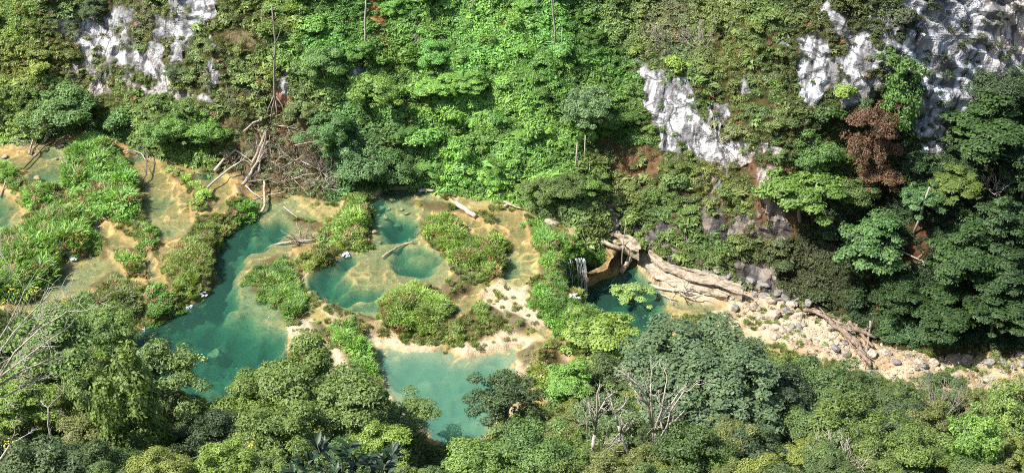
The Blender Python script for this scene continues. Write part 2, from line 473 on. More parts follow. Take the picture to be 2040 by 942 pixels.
ISL = [  # vegetated islands: level, outline, height of the plants, colour, label
 (1.6, [(140,310),(185,272),(232,300),(262,340),(276,425),(262,445),(130,398),(115,350)], 1.25, (105,165,50), 'tall rounded hedge of bright green reeds, largest clump on the upper left terrace'),
 (1.8, [(45,395),(75,375),(112,372),(110,400),(85,422),(50,410)], 0.9, (130,190,50), 'small yellow green bush patch between the upper left pools'),
 (1.2, [(-60,490),(40,472),(60,440),(100,425),(150,432),(190,468),(172,500),(125,512),(80,562),(30,590),(-60,610)], 1.3, (110,165,50), 'broad reed bank beside the small white cascade at the left edge'),
 (1.3, [(262,442),(298,450),(322,490),(306,512),(282,482)], 0.8, (105,155,55), 'narrow reed strip along the left side of the long tan pool'),
 (1.2, [(250,492),(285,498),(302,540),(292,560),(258,545)], 0.8, (115,160,55), 'reed clump at the foot of the long tan pool'),
 (0.8, [(182,565),(228,545),(278,572),(286,620),(250,655),(205,635)], 0.9, (130,140,70), 'brownish reed clump on the dam below the tan pool'),
 (0.8, [(290,582),(328,572),(366,612),(342,650),(292,652)], 0.9, (95,160,50), 'rounded green reed mound beside the white spillway foam'),
 (1.2, [(330,530),(352,490),(382,450),(420,432),(468,434),(452,462),(432,500),(420,556),(392,590),(345,582)], 0.75, (120,150,60), 'long reed bank above the deep teal pool'),
 (1.3, [(452,402),(488,382),(506,408),(482,450),(455,440)], 1.1, (90,155,50), 'dark green reed clump at the head of the deep teal pool'),
 (1.5, [(322,332),(372,340),(420,392),(414,424),(390,424),(370,374),(335,350)], 0.7, (140,185,55), 'yellow green reed arc between two tan pools'),
 (0.2, [(492,545),(552,502),(590,520),(600,560),(622,600),(600,642),(562,632),(532,590),(490,572)], 0.9, (110,160,65), 'grassy islet ringed by the ochre shelf in the teal pool'),
 (0.5, [(588,510),(640,490),(672,505),(622,542),(602,535)], 0.8, (130,150,65), 'low reed patch above the small emerald pool'),
 (0.6, [(640,445),(690,428),(690,392),(735,384),(738,440),(728,492),(690,500),(655,475)], 1.1, (120,165,55), 'reed patch left of the pool with pale sunken stones'),
 (0.3, [(758,592),(832,562),(880,592),(912,622),(880,662),(802,664),(755,635)], 0.9, (125,165,60), 'reed mound below the emerald pools in the middle of the terraces'),
 (0.9, [(832,455),(900,432),(925,470),(962,482),(1000,470),(1010,530),(1002,560),(950,556),(885,505),(842,484)], 0.9, (120,160,55), 'wide reed island between the emerald pools and the ochre channel'),
 (1.1, [(802,392),(880,397),(960,432),(1000,442),(955,428),(880,418),(805,402)], 0.6, (125,160,55), 'thin reed row under the fallen white log'),
 (0.9, [(1050,440),(1100,448),(1192,495),(1200,512),(1150,512),(1112,530),(1102,560),(1112,605),(1180,660),(1182,690),(1140,668),(1085,628),(1045,600),(1085,548),(1065,490)], 0.9, (100,165,55), 'thick green reed bank hanging over the waterfall'),
 (0.0, [(650,662),(700,642),(740,680),(762,738),(722,750),(690,722),(660,692)], 1.0, (100,170,50), 'bright reed mound between the two lowest pools'),
 (0.0, [(622,645),(648,642),(654,678),(628,680)], 0.6, (100,160,55), 'small reed tuft patch on the cream ledge'),
 (0.1, [(882,645),(925,640),(960,612),(1005,632),(1012,655),(950,682),(895,684)], 0.6, (120,150,65), 'ragged grass on the dry cream travertine'),
 (0.8, [(110,600),(182,592),(250,662),(262,722),(150,705),(100,655)], 1.0, (105,150,60), 'green bank below the left pool with yellow flowers'),
 (-0.4, [(1062,690),(1110,696),(1122,742),(1072,765)], 0.8, (125,155,60), 'dry edged reed clump on the right rim of the lowest pool'),
 (1.9, [(-40,325),(22,325),(48,372),(20,380),(-40,350)], 0.7, (115,165,60), 'small reed fringe at the far left pool'),
 (-4.2, [(1150,606),(1190,608),(1232,650),(1245,700),(1200,720),(1170,655)], 0.9, (140,170,60), 'yellow green bushes on the rim in front of the waterfall'),
 (0.3, [(660,560),(640,590),(690,620),(740,640),(740,655),(680,640),(632,600)], 0.5, (130,150,65), 'sparse tufts along the cream rim of the emerald pool'),
 (0.9, [(200,472),(222,478),(228,512),(205,518)], 0.6, (115,155,58), 'tiny reed clump on the brown dam beside the left white rivulet'),
 (0.5, [(562,412),(602,424),(648,436),(655,462),(615,452),(580,436)], 0.6, (118,160,58), 'low reed strip behind the brush pile in the teal pool'),
 (0.1, [(1000,622),(1058,640),(1052,664),(1002,655)], 0.5, (112,155,60), 'green tufts in the middle of the cream travertine'),
 (0.3, [(545,372),(580,380),(560,402),(535,398)], 0.6, (112,158,58), 'reed fringe at the foot of the dead branch pile'),
 (1.5, [(395,330),(450,325),(455,342),(400,348)], 0.6, (110,155,60), 'reeds behind the small dark green pool'),
 (-0.3, [(1035,700),(1062,690),(1075,712),(1050,730)], 0.5, (120,150,62), 'thin tufts on the right corner of the lowest pool'),
 (0.2, [(870,580),(905,545),(940,560),(930,590),(890,605)], 0.6, (125,150,65), 'low tufts beside the little ochre pool'),
]
CREAM = [
 (0.1, [(955,575),(1010,568),(1082,620),(1132,648),(1062,652),(1000,650),(960,612)]),
 (-0.3, [(870,690),(960,685),(1030,660),(1062,690),(1030,702),(905,714)]),
 (0.0, [(575,650),(612,640),(645,650),(640,690),(592,692)]),
 (0.2, [(636,592),(660,600),(682,640),(722,662),(850,682),(905,690),(885,712),(800,700),(740,690),(700,660),(650,622)]),
 (0.0, [(662,700),(712,705),(752,745),(720,770),(685,745)]),
 (0.5, [(868,560),(905,550),(915,580),(890,590)]),
 (0.8, [(985,565),(1040,572),(1050,590),(1000,592)]),
 (-2.5, [(1020,690),(1060,700),(1062,750),(1040,760)]),
]
FOOT = [(-400,290,2),(-100,290,2.0),(0,285,2),(60,292,2),(130,268,2),(200,262,2),(260,292,1.6),(330,325,1.5),(400,335,1.5),(460,345,1.3),(520,375,.5),(600,385,.3),(660,400,.5),(720,380,.6),(790,368,.6),(850,372,.8),(920,385,1),(1000,402,1),(1060,425,1),(1120,440,.9),(1170,462,.5),(1205,480,-2.5),(1262,492,-4),(1330,530,-4.5),(1430,560,-4.6),(1500,580,-5),(1600,606,-5),(1700,650,-5),(1760,684,-5),(1830,698,-5),(1900,702,-5),(2040,702,-5),(2400,702,-5)]
fx_, fy_, fz_ = [], [], []
for a, b, z in FOOT:
    x, y = at_z(a, b, z); fx_.append(float(x)); fy_.append(float(y)); fz_.append(z)
def foot_y(x): return np.interp(x, fx_, fy_)
_ux = np.linspace(-200, 200, 801)
_uy = np.interp(_ux, fx_, fy_); _uz = np.interp(_ux, fx_, fz_)
_k = np.exp(-np.linspace(-2.2, 2.2, 61) ** 2); _k /= _k.sum()
_uys = np.convolve(np.pad(_uy, 30, mode='edge'), _k, 'valid'); _uzs = np.convolve(np.pad(_uz, 30, mode='edge'), _k, 'valid')
_uym = np.convolve(np.pad(_uy, 4, mode='edge'), np.ones(9) / 9, 'valid'); _uzm = np.convolve(np.pad(_uz, 4, mode='edge'), np.ones(9) / 9, 'valid')
def foot_z(x): return np.interp(x, fx_, fz_)
NEAR = [(-300,640),(0,655),(120,700),(250,740),(330,800),(430,840),(560,800),(640,770),(740,800),(850,905),(950,905),(1040,840),(1120,800),(1200,760),(1300,700),(1450,690),(1560,730),(1700,780),(1850,800),(2100,800),(2400,800)]
nx_, ny_ = [], []
for a, b in NEAR:
    x, y = at_z(a, b, -2); nx_.append(float(x)); ny_.append(float(y))

def build_ground():
    xs = np.concatenate([np.linspace(-170, -82, 45)[:-1], np.arange(-82, 82.01, 0.27), np.linspace(82, 170, 45)[1:]])
    ys = np.concatenate([np.linspace(-40, 100, 71)[:-1], np.linspace(100, 120, 30)[:-1], np.arange(120, 205, 0.27), np.linspace(205, 330, 30)])
    X, Y = np.meshgrid(xs, ys)
    wx = fbm(X, Y, 0, 5.0, 4, 3) * 0.8; wy = fbm(X, Y, 0, 5.0, 4, 9) * 0.8
    Xw, Yw = X + wx, Y + wy
    num = np.zeros_like(X); den = np.zeros_like(X)
    S = {}
    for nm, L, pl in POOLS:
        s = sdf(Xw, Yw, wpoly(pl, L)); S[nm] = s
        w = 1 / (np.maximum(s, 0) + 0.25) ** 4.5
        num += w * L; den += w
    for L, pl in LAND:
        s = sdf(Xw, Yw, wpoly(pl, L))
        w = 1 / (np.maximum(s, 0) + 0.4) ** 4.5
        num += w * L; den += w
    lev = num / den
    n1 = fbm(X, Y, 0, 6, 5, 21); n2 = ridge(X, Y, 0, 3.0, 4, 31)
    h = lev + 0.13 + 0.10 * n1 + 0.10 * n2
    dry = np.full(X.shape, 0.0)
    # pools
    depth_all = np.zeros_like(X)
    inside = np.zeros_like(X)
    for nm, L, pl in POOLS:
        s = S[nm]
        m = sm(0.5, -0.5, s)
        bed = L - 0.10 - 0.15 * sm(0, -4, s) - 0.06 * n2 - 0.05 * n1
        h = h * (1 - m) + bed * m
        inside = np.maximum(inside, m)
        h += 0.16 * np.exp(-((s - 0.45) / 0.35) ** 2)
    deep = np.zeros_like(X)
    for L, pl, D, w in DEEP:
        s = sdf(Xw, Yw, wpoly(pl, L))
        s2 = s + 1.0 * fbm(X, Y, 0, 2.6, 4, 5)
        deep = np.maximum(deep, D * (0.72 * sm(0.1, -0.13 * w, s2) + 0.28 * sm(0, -1.6 * w, s2)) * (0.85 + 0.25 * n1))
    for L, pl, k in SHOAL:
        s = sdf(Xw, Yw, wpoly(pl, L))
        deep *= 1 - k * sm(0.3, -0.35, s + 0.7 * fbm(X, Y, 0, 2.2, 4, 15))
    deep *= 1 - (0.8 - 0.55 * (S['A'] < 1)) * sm(0.22, 0.34, fbm(X, Y, 0, 5.5, 5, 191)) * sm(-3, 0, lev) * (lev > -0.5)
    deep *= 0.9 + 0.35 * fbm(X, Y, 0, 2.4, 4, 201)
    # blocks on the bed
    bl = noise(X, Y, 0, 1.1, 77)
    deep = deep - np.where(deep > 0.5, 0.55 * sm(0.25, 0.6, bl), 0)
    h -= np.maximum(deep, 0) * inside
    isl = np.full(X.shape, 9.0)
    for L, pl, hp, c, lab in ISL:
        isl = np.minimum(isl, sdf(Xw, Yw, wpoly(pl, L)))
    rc1 = np.exp(-(fbm(X, Y, 0, 7.0, 4, 171) / 0.035) ** 2) + 0.7 * np.exp(-((fbm(X, Y, 0, 4.0, 3, 181) - 0.1) / 0.035) ** 2)
    rc1 = np.clip(rc1, 0, 1) * sm(0.5, 0.1, deep)
    h += 0.26 * rc1 * sm(-5.0, -3.0, lev)
    h += 0.07 * ridge(X, Y, 0, 1.3, 2, 131) * sm(2.5, 0.3, deep * 4)
    h += 0.45 * sm(0.4, -1.0, isl) * (1 - inside * 0.2)
    # gravelly river bed to the right
    riv = sdf(Xw, Yw, wpoly(LAND[3][1], -5.5))
    rm = sm(3, -1, riv)
    h += rm * (0.9 * fbm(X, Y, 0, 4, 5, 51) + 0.35 * ridge(X, Y, 0, 2, 3, 61))
    # near bank
    yn = np.interp(X, nx_, ny_)
    zb = lev + 0.3 + 0.34 * np.maximum(0, yn - Y)
    zc = 0.86 * (119 - Y) - 1
    near = np.maximum(zb, zc) + fbm(X, Y, 0, 12, 3, 71) * np.clip((yn - Y) / 6, 0, 1) * 1.2
    k = sm(-0.5, 2.5, yn - Y)
    h = h * (1 - k) + near * k
    h = np.where(Y < 0.5, 108 - 0.05 * np.abs(Y) + 0 * X, np.minimum(h, 107.5))
    # behind the foot of the far slope the floor sinks out of sight under the slope sheet
    b = Y - foot_y(X)
    h -= np.clip(b - 5, 0, 10) * 0.6
    for it in range(3):
        hp_ = np.pad(h, 1, mode='edge')
        hb = sum(hp_[i:i + h.shape[0], j:j + h.shape[1]] for i in range(3) for j in range(3)) / 9
        gy, gx = np.gradient(h, ys, xs)
        sb = sm(0.8, 1.8, np.hypot(gx, gy))
        sp_ = np.pad(sb, 1, mode='edge'); sb = np.maximum.reduce([sp_[i:i + h.shape[0], j:j + h.shape[1]] for i in range(3) for j in range(3)])
        h = h * (1 - sb) + hb * sb
    V = np.stack([X, Y, h], -1)
    # colours
    ochre = lin((160, 135, 86)); pale = lin((112, 116, 92)); cream = lin((200, 182, 154)); brown = lin((150, 118, 78)); steepdark = lin((56, 50, 36)); soil = lin((80, 72, 45))
    tan2 = lin((156, 146, 98))
    a = sm(-0.5, 0.6, fbm(X, Y, 0, 9, 4, 41))[..., None]
    col = ochre * (1 - a) + tan2 * a
    al = (sm(0.05, 0.55, fbm(X, Y, 0, 2.2, 4, 141)) * 0.5 + sm(0.35, 0.75, ridge(X, Y, 0, 1.8, 3, 151)) * 0.35)[..., None]
    col = col * (1 - al) + lin((112, 112, 62)) * al
    ct = (sm(0.25, 0.6, fbm(X, Y, 0, 1.6, 4, 161)) * 0.6 * (1 - inside))[..., None]
    col = col * (1 - ct) + cream * 0.8 * ct
    cr = (rc1 * 0.8 * sm(-5.0, -3.0, lev))[..., None]
    col = col * (1 - cr) + lin((205, 178, 120)) * cr
    dd = np.clip(deep * inside / 2.2, 0, 1)[..., None]
    col = col * (1 - dd) + pale * dd
    cm = np.zeros_like(X)
    for L, pl in CREAM:
        cm = np.maximum(cm, sm(0.7, -0.5, sdf(Xw, Yw, wpoly(pl, L)) + 0.8 * fbm(X, Y, 0, 2.5, 4, 81)))
    ledge = sdf(Xw, Yw, wpoly(LAND[2][1], -4.7))
    cm = np.maximum(cm, sm(1.0, -0.3, ledge)); cm = np.maximum(cm, rm * 0.95)
    rim = np.exp(-((S['D'] - 0.6) / 0.8) ** 2) + 0.5 * np.exp(-((S['M'] - 0.4) / 0.4) ** 2)
    cm = np.maximum(cm, np.clip(rim, 0, 1) * sm(-0.3, 0.4, n1 + 0.3))
    cm = cm * (1 - 0.65 * sm(float(at_z(1730, 690, -5)[0]), float(at_z(1860, 700, -5)[0]), X) * rm)
    cm = (cm * (1 - 0.8 * inside))[..., None]
    col = col * (1 - cm) + cream * cm
    bm = (rm * sm(0.1, 0.5, fbm(X, Y, 0, 3, 4, 91)) * 0.6)[..., None]
    col = col * (1 - bm) + brown * bm
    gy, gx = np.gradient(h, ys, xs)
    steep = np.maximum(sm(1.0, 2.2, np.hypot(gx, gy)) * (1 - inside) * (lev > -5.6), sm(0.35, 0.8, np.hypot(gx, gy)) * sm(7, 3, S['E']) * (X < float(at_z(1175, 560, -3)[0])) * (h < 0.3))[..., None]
    col = col * (1 - steep) + steepdark * steep  # steep faces and the wall below the waterfall rim get a darker colour
    im = sm(0.3, -0.4, isl)[..., None]
    col = col * (1 - 0.8 * im) + soil * 0.8 * im
    km = sm(0.5, 3.5, yn - Y)[..., None]
    col = col * (1 - km) + soil * km
    sh = sm(-1.5, 1.0, b)[..., None]
    col = col * (1 - sh) + lin((110, 92, 66)) * sh
    nyr, nxr = X.shape
    idx = np.arange(nyr * nxr).reshape(nyr, nxr)
    F = np.stack([idx[:-1, :-1], idx[:-1, 1:], idx[1:, 1:], idx[1:, :-1]], -1).reshape(-1, 4)
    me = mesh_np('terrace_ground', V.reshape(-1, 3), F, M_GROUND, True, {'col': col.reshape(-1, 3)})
    g = link('ground', me)
    tag(g, 'ochre and cream travertine terraces, gravel river bed and wooded near bank', kind='structure')
    # water sheets, one per pool, on the same grid
    for nm, L, pl in POOLS:
        okv = (S[nm] < 0.9)
        cell = okv[:-1, :-1] & okv[:-1, 1:] & okv[1:, 1:] & okv[1:, :-1]
        lowv = h < L + 0.01
        cell &= lowv[:-1, :-1] | lowv[:-1, 1:] | lowv[1:, 1:] | lowv[1:, :-1]
        q = F.reshape(nyr - 1, nxr - 1, 4)[cell]
        if not len(q): continue
        u, inv = np.unique(q.ravel(), return_inverse=True)
        Vw = V.reshape(-1, 3)[u].copy()
        Vw[:, 2] = L
        w = link('water', mesh_np('pool_water', Vw, inv.reshape(-1, 4), {'D': M_MILKY, 'A': M_JADE, 'E': M_JADE, 'M': M_JADE, 'E2': M_WATER}.get(nm, M_WATER), True))
        tag(w, None, kind='structure')
    return V.reshape(-1, 3), F, X, Y, h, isl

GV, GF, GX, GY, GH, GISL = build_ground()

# ------------------------------------------------------------------ the far slope with its cliffs
ROCKS = [  # outline in photo pixels, strength
 ([(118,38),(175,22),(250,78),(312,108),(348,160),(342,195),(300,158),(240,120),(190,95),(130,72)], 1.0),
 ([(118,140),(180,98),(232,128),(300,170),(335,195),(290,195),(240,175),(205,200),(150,195),(120,168)], 0.62),
 ([(300,165),(345,185),(402,188),(425,222),(380,224),(330,202)], 0.85),
 ([(325,62),(350,8),(432,-5),(445,20),(392,62),(352,90)], 0.8),
 ([(100,28),(430,-5),(385,90),(352,200),(150,190),(105,140)], 0.44),
 ([(505,110),(560,130),(585,205),(525,185)], 0.55),
 ([(672,142),(712,128),(704,160),(682,185)], 0.75),
 ([(1238,105),(1300,128),(1355,160),(1375,228),(1425,258),(1490,290),(1475,325),(1430,332),(1380,305),(1322,305),(1285,222),(1278,150)], 1.0),
 ([(1380,325),(1445,325),(1450,415),(1560,432),(1555,485),(1480,478),(1400,462),(1378,400)], 0.6),
 ([(1578,78),(1640,68),(1648,160),(1622,225),(1600,182)], 0.85),
 ([(1668,130),(1690,68),(1742,58),(1742,120),(1702,172)], 0.95),
 ([(1790,55),(1815,50),(1795,160),(1775,155)], 1.0),
 ([(1772,-10),(2100,-10),(2100,150),(1955,190),(1885,262),(1885,300),(1832,328),(1808,262),(1832,170),(1790,140),(1820,60)], 0.95),
 ([(1600,238),(1628,240),(1652,300),(1612,292)], 0.8),
 ([(1508,348),(1562,338),(1565,478),(1520,485)], 0.75),
 ([(1520,80),(1560,75),(1560,100),(1530,98)], 0.7),
 ([(1178,395),(1292,418),(1262,478),(1200,478)], 0.6),
 ([(1390,498),(1548,535),(1610,602),(1500,596),(1400,548)], 0.7),
 ([(1085,430),(1112,428),(1112,448),(1090,448)], 0.9),
 ([(1290,440),(1400,490),(1400,560),(1330,530),(1262,490)], 0.5),
 ([(1200,20),(1250,20),(1240,60),(1210,60)], 0.0),
 ([(1630,30),(1780,-5),(1780,160),(1660,240),(1640,160)], 0.50),
]
EARTH = [
 ([(722,-5),(768,-5),(772,50),(790,95),(770,110),(742,85),(728,50)], (178,130,90)),
 ([(738,48),(765,50),(780,95),(765,98),(745,75)], (215,180,140)),
 ([(535,178),(590,178),(592,210),(550,225)], (190,140,115)),
 ([(1190,282),(1215,262),(1330,300),(1290,385),(1215,335)], (112,92,66)),
 ([(800,165),(830,200),(830,300),(805,260)], (165,130,85)),
 ([(1735,560),(1790,560),(1800,640),(1750,650)], (120,90,62)),
 ([(1480,330),(1600,330),(1600,480),(1500,470)], (110,88,66)),
 ([(1780,440),(1850,440),(1850,520),(1790,520)], (95,68,48)),
 ([(430,235),(640,235),(660,385),(450,385)], (112,104,76)),
 ([(980,20),(1020,0),(1020,60),(990,60)], (150,110,75)),
 ([(460,60),(520,60),(520,100),(460,95)], (122,112,84)),
 ([(470,350),(640,330),(630,400),(480,395)], (118,106,76)),
]
COLS = [(30,50,(140,150,55)),(60,140,(125,155,60)),(150,40,(140,130,70)),(200,60,(130,118,75)),(420,130,(135,125,70)),(480,60,(130,140,65)),(560,60,(120,155,60)),(650,60,(95,165,50)),(650,140,(115,155,70)),
 (780,60,(105,175,50)),(900,60,(115,180,50)),(1000,100,(90,165,50)),(1100,60,(80,150,50)),(1180,120,(78,150,50)),(1000,200,(95,180,50)),(880,180,(90,170,55)),(760,200,(90,150,60)),(960,340,(130,200,45)),
 (1060,300,(85,170,50)),(1100,200,(75,150,50)),(1250,240,(65,140,50)),(1230,60,(105,130,60)),(1330,60,(115,110,70)),(1450,60,(95,120,55)),(1400,180,(90,112,55)),(1500,200,(98,108,55)),(1450,400,(88,108,50)),
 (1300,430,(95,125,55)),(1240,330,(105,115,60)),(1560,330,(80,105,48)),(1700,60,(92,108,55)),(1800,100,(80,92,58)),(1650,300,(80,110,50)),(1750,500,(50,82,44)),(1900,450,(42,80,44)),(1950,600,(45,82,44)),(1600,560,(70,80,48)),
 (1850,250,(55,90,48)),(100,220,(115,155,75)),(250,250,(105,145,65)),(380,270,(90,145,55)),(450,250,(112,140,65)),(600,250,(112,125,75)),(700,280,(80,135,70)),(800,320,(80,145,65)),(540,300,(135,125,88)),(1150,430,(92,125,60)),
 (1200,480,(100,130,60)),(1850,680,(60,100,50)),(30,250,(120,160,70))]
CA = np.array([c[:2] for c in COLS], float); CC = np.array([lin(c[2]) for c in COLS])
def zone_colour(px, py, k=0.95):
    """leaf colour of the plants that grow at this place of the slope"""
    px = np.atleast_1d(px); py = np.atleast_1d(py)
    d2 = (px[:, None] - CA[None, :, 0]) ** 2 + (py[:, None] - CA[None, :, 1]) ** 2 + 900
    w = d2 ** -2.0
    c = (w @ CC) / w.sum(1, keepdims=True)
    g = c[:, 1:2]
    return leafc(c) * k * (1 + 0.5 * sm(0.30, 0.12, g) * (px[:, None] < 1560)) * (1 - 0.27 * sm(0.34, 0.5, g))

def build_slope():
    us = np.arange(-112, 112.01, 0.3)
    S = np.concatenate([np.arange(-3, 62, 0.3), np.arange(62, 130, 2.0)])     # metres along the slope
    U, T = np.meshgrid(us, S)
    xr = lambda p: float(at_z(p, 500, 0)[0])
    # ground plan: bowl on the right before the steep cliff
    t0 = np.interp(U, [xr(1480), xr(1560), xr(1820), xr(2040), xr(2400)], [0, 3, 24, 42, 60])
    t0 = t0 + fbm(U, U * 0, 0, 8, 3, 5) * 1.5 * sm(0, 4, t0)
    bowl_a = math.radians(39)
    base_a = np.interp(U, [-90, -60, -45, -30, 0, 20, 34, 60, 90], np.radians([46, 50, 56, 50, 46, 47, 57, 66, 66]))
    steep_a = base_a + (math.radians(62) - base_a) * sm(0, 8, t0)
    ang = bowl_a + (steep_a - bowl_a) * sm(-2, 2, T - t0 + 2 * sm(3, 0, t0))
    ds = np.diff(S, prepend=S[0])[:, None]
    k = (T <= 0)
    hor = np.cumsum(np.cos(ang) * ds, 0); ver = np.cumsum(np.sin(ang) * ds, 0)
    i0 = np.argmin(np.abs(S))
    hor -= hor[i0]; ver -= ver[i0]
    bl = sm(0, 9, T)
    X = U.copy(); Y = np.interp(U, _ux, _uym) * (1 - bl) + np.interp(U, _ux, _uys) * bl + hor
    Z = np.interp(U, _ux, _uzm) * (1 - bl) + np.interp(U, _ux, _uzs) * bl + ver - 0.4
    na = np.minimum(ang, math.radians(70))
    nY, nZ = -np.sin(na), np.cos(na)
    up = sm(0, 8, T)
    big = fbm(X, Y, Z, 26, 3, 7) * 3.2 * up
    med = fbm(X, Y, Z, 8, 4, 13) * 1.5 * sm(0, 4, T)
    P = np.stack([X, Y, Z], -1)
    px, py = to_px(P)
    wob = fbm(X, Y, Z, 5, 4, 33)
    pxw = px + 22 * wob; pyw = py + 16 * fbm(X, Y, Z, 5, 4, 43)
    rock = np.zeros_like(X)
    tex = fbm(X * 1.0, Y, Z * 0.6, 2.6, 5, 53)
    for pl, st in ROCKS:
        if st <= 0: continue
        s = sdf(pxw, pyw, pl)
        rock = np.maximum(rock, sm(14, -14, s) * st)
    rock = rock * 0.85 + 0.38 * tex * (rock > 0.05) + np.where(rock > 0.05, 0.02, -0.0)
    sp = np.clip(sm(190, 110, np.hypot(px - 1480, (py - 330) * 0.8)) + sm(230, 120, np.hypot(px - 330, (py - 100) * 1.5)) + sm(150, 80, np.hypot(px - 1690, (py - 60))), 0, 1)
    rock = np.clip(np.maximum(rock, 0.62 * sp * sm(0.30, 0.52, fbm(X, Y, Z * 0.7, 3.4, 4, 153))), 0, 1)
    rr = sm(0.35, 0.6, rock)
    lay = ridge(X * 0.8 + Z * 0.6, Y, Z * 1.3 - X * 0.5, 5.0, 4, 63)
    fine = fbm(X, Y, Z, 1.3, 3, 73)
    # stepped slabs in the rock, soft soil elsewhere
    q = (Z * 0.9 + X * 0.55 + 2.2 * fbm(X, Y, Z, 6, 3, 93)) / 2.3
    stepf = q - np.floor(q)
    slab = (sm(0, 0.8, stepf) - stepf) * 2.2
    disp = big + med + rr * (0.95 * lay + 0.12 * fine + slab * 1.25 - 0.3) + (1 - rr) * (0.35 * fine + 0.35 * lay)
    disp *= sm(-2, 1.5, T)
    Y = Y + nY * disp; Z = Z + nZ * disp * 0.8
    X = X + rr * 0.5 * fbm(Y, Z, X, 3, 3, 83)
    col = np.empty(X.shape + (3,)); col[:] = lin((92, 78, 52))
    zc = zone_colour(px.ravel(), py.ravel(), 0.35).reshape(X.shape + (3,))
    col = 0.5 * col + 0.5 * zc
    for pl, c in EARTH:
        s = sdf(pxw, pyw, pl)
        m = sm(12, -8, s)[..., None]
        col = col * (1 - m) + lin(c) * m
    warm = sm(1930, 1990, px) * sm(150, 90, py) + sm(200, 60, np.hypot(px - 1540, py - 420)) + 0.8 * sm(60, 10, T * 3)
    n, m = X.shape
    idx = np.arange(n * m).reshape(n, m)
    F = np.stack([idx[:-1, :-1], idx[:-1, 1:], idx[1:, 1:], idx[1:, :-1]], -1).reshape(-1, 4)
    V = np.stack([X, Y, Z], -1).reshape(-1, 3)
    me = mesh_np('far_slope', V, F, M_SLOPE, False, {'col': col.reshape(-1, 3), 'rock': rock.ravel(), 'warm': np.clip(warm, 0, 1).ravel(), 'grey': (sm(350, 430, py) * (0.55 + 0.45 * sm(-0.2, 0.3, tex))).ravel()})
    o = link('hillside_terrain', me)
    tag(o, 'steep wooded valley side with white and grey limestone cliffs', kind='structure')
    return V, F, rock, px, py
SV, SF, SROCK, SPX, SPY = build_slope()

def tri(F): return np.concatenate([F[:, [0, 1, 2]], F[:, [0, 2, 3]]])
allV = np.concatenate([GV, SV]); allF = np.concatenate([tri(GF), tri(SF) + len(GV)])
BVH = BVHTree.FromPolygons(allV.tolist(), allF.tolist(), all_triangles=True)
CAM = Vector((0, 0, CAMZ))
def hit(px, py, hc=0.0):
    """ground point on which something hc tall at this pixel stands"""
    d = ray(px, py)
    o = CAM - Vector((0, 0, hc))
    dv = Vector(d).normalized()
    o = o + dv * 60
    p, n, i, dist = BVH.ray_cast(o, dv, 600)
    return p, n
def mpp(p):
    """metres per photo pixel at p"""
    return (p.y * CP - (p.z - CAMZ) * SP) / FPX
def ground_z(x, y):
    p, n, i, d = BVH.ray_cast(Vector((x, y, 300)), Vector((0, 0, -1)), 600)
    return p

# ------------------------------------------------------------------ leaf geometry
def leaf_quads(C, Nrm, size, rng, aspect=1.6):
    """kite leaves at centres C facing Nrm"""
    n = len(C)
    Nrm = Nrm / (np.linalg.norm(Nrm, axis=1, keepdims=True) + 1e-9)
    r = rng.normal(size=(n, 3))
    u = np.cross(Nrm, r); u /= (np.linalg.norm(u, axis=1, keepdims=True) + 1e-9)
    v = np.cross(Nrm, u)
    s = (size * rng.uniform(0.6, 1.35, n))[:, None]
    V = np.stack([C - u * s * 0.5 * aspect, C - v * s * 0.42 + Nrm * s * 0.08, C + u * s * 0.5 * aspect, C + v * s * 0.42 + Nrm * s * 0.08], 1).reshape(-1, 3)
    F = np.arange(4 * n).reshape(-1, 4)
    return V, F
def sph(n, rng):
    v = rng.normal(size=(n, 3))
    return v / np.linalg.norm(v, axis=1, keepdims=True)
def crown_mesh(name, nblob, per, leaf, seed, rz=0.8, br=0.30, flat=0.6, hollow=0.75, layered=False, aspect=1.6, topbias=0.35):
    rng = np.random.default_rng(seed)
    d = sph(nblob * 3, rng)
    d = d[d[:, 2] > -0.55 + topbias * rng.uniform(0, 1, len(d))][:nblob]
    nb = len(d)
    R = rng.uniform(hollow, 1.0, nb)[:, None] * (1 + 0.16 * rng.normal(size=(nb, 1)))
    R[: nb // 7] *= 0.55
    B = d * R * np.array([1, 1, rz])
    rb = br * np.clip(np.exp(rng.normal(size=nb) * 0.32), 0.5, 1.7)
    B = B * (1 + 0.22 * noise(B[:, 0], B[:, 1], B[:, 2], 0.7, seed)[:, None])
    Cs, Ns, Rn = [], [], []
    for i in range(nb):
        m = int(per * (rb[i] / br) ** 2)
        q = sph(m, rng)
        q = q * np.where(q[:, 2:3] < -0.2, np.array([[1, 1, 0.35]]), 1.0)
        c = B[i] + q * rb[i] * np.array([1, 1, flat]) * rng.uniform(0.62, 1.0, (m, 1)) * (1 + 0.35 * (rng.uniform(size=(m, 1)) < 0.12))
        Cs.append(c)
        nn = q * 0.9 + d[i] * 0.25 + np.array([0, 0, 0.55 if not layered else 1.3]) + rng.normal(size=(m, 3)) * 0.45
        Ns.append(nn)
        Rn.append(np.clip(rng.uniform(0, 1, m) * 0.75 + rng.uniform(0, 0.25), 0, 1))
    C = np.concatenate(Cs); Nn = np.concatenate(Ns); Rn = np.concatenate(Rn)
    V, F = leaf_quads(C, Nn, leaf, rng, aspect)
    return mesh_np(name, V, F, M_LEAF, False, None, {'rnd': Rn})
CR_S = [crown_mesh('small_crown', 15, 110, 0.135, 100 + i, rz=0.75, br=0.42, flat=0.75) for i in range(6)]
CR_SF = [crown_mesh('feathery_crown', 16, 80, 0.10, 120 + i, rz=0.8, br=0.40, flat=0.8, aspect=2.6) for i in range(3)]
CR_M = [crown_mesh('crown', 46, 290, 0.056, 140 + i, rz=0.85, br=0.27, flat=0.65) for i in range(5)]
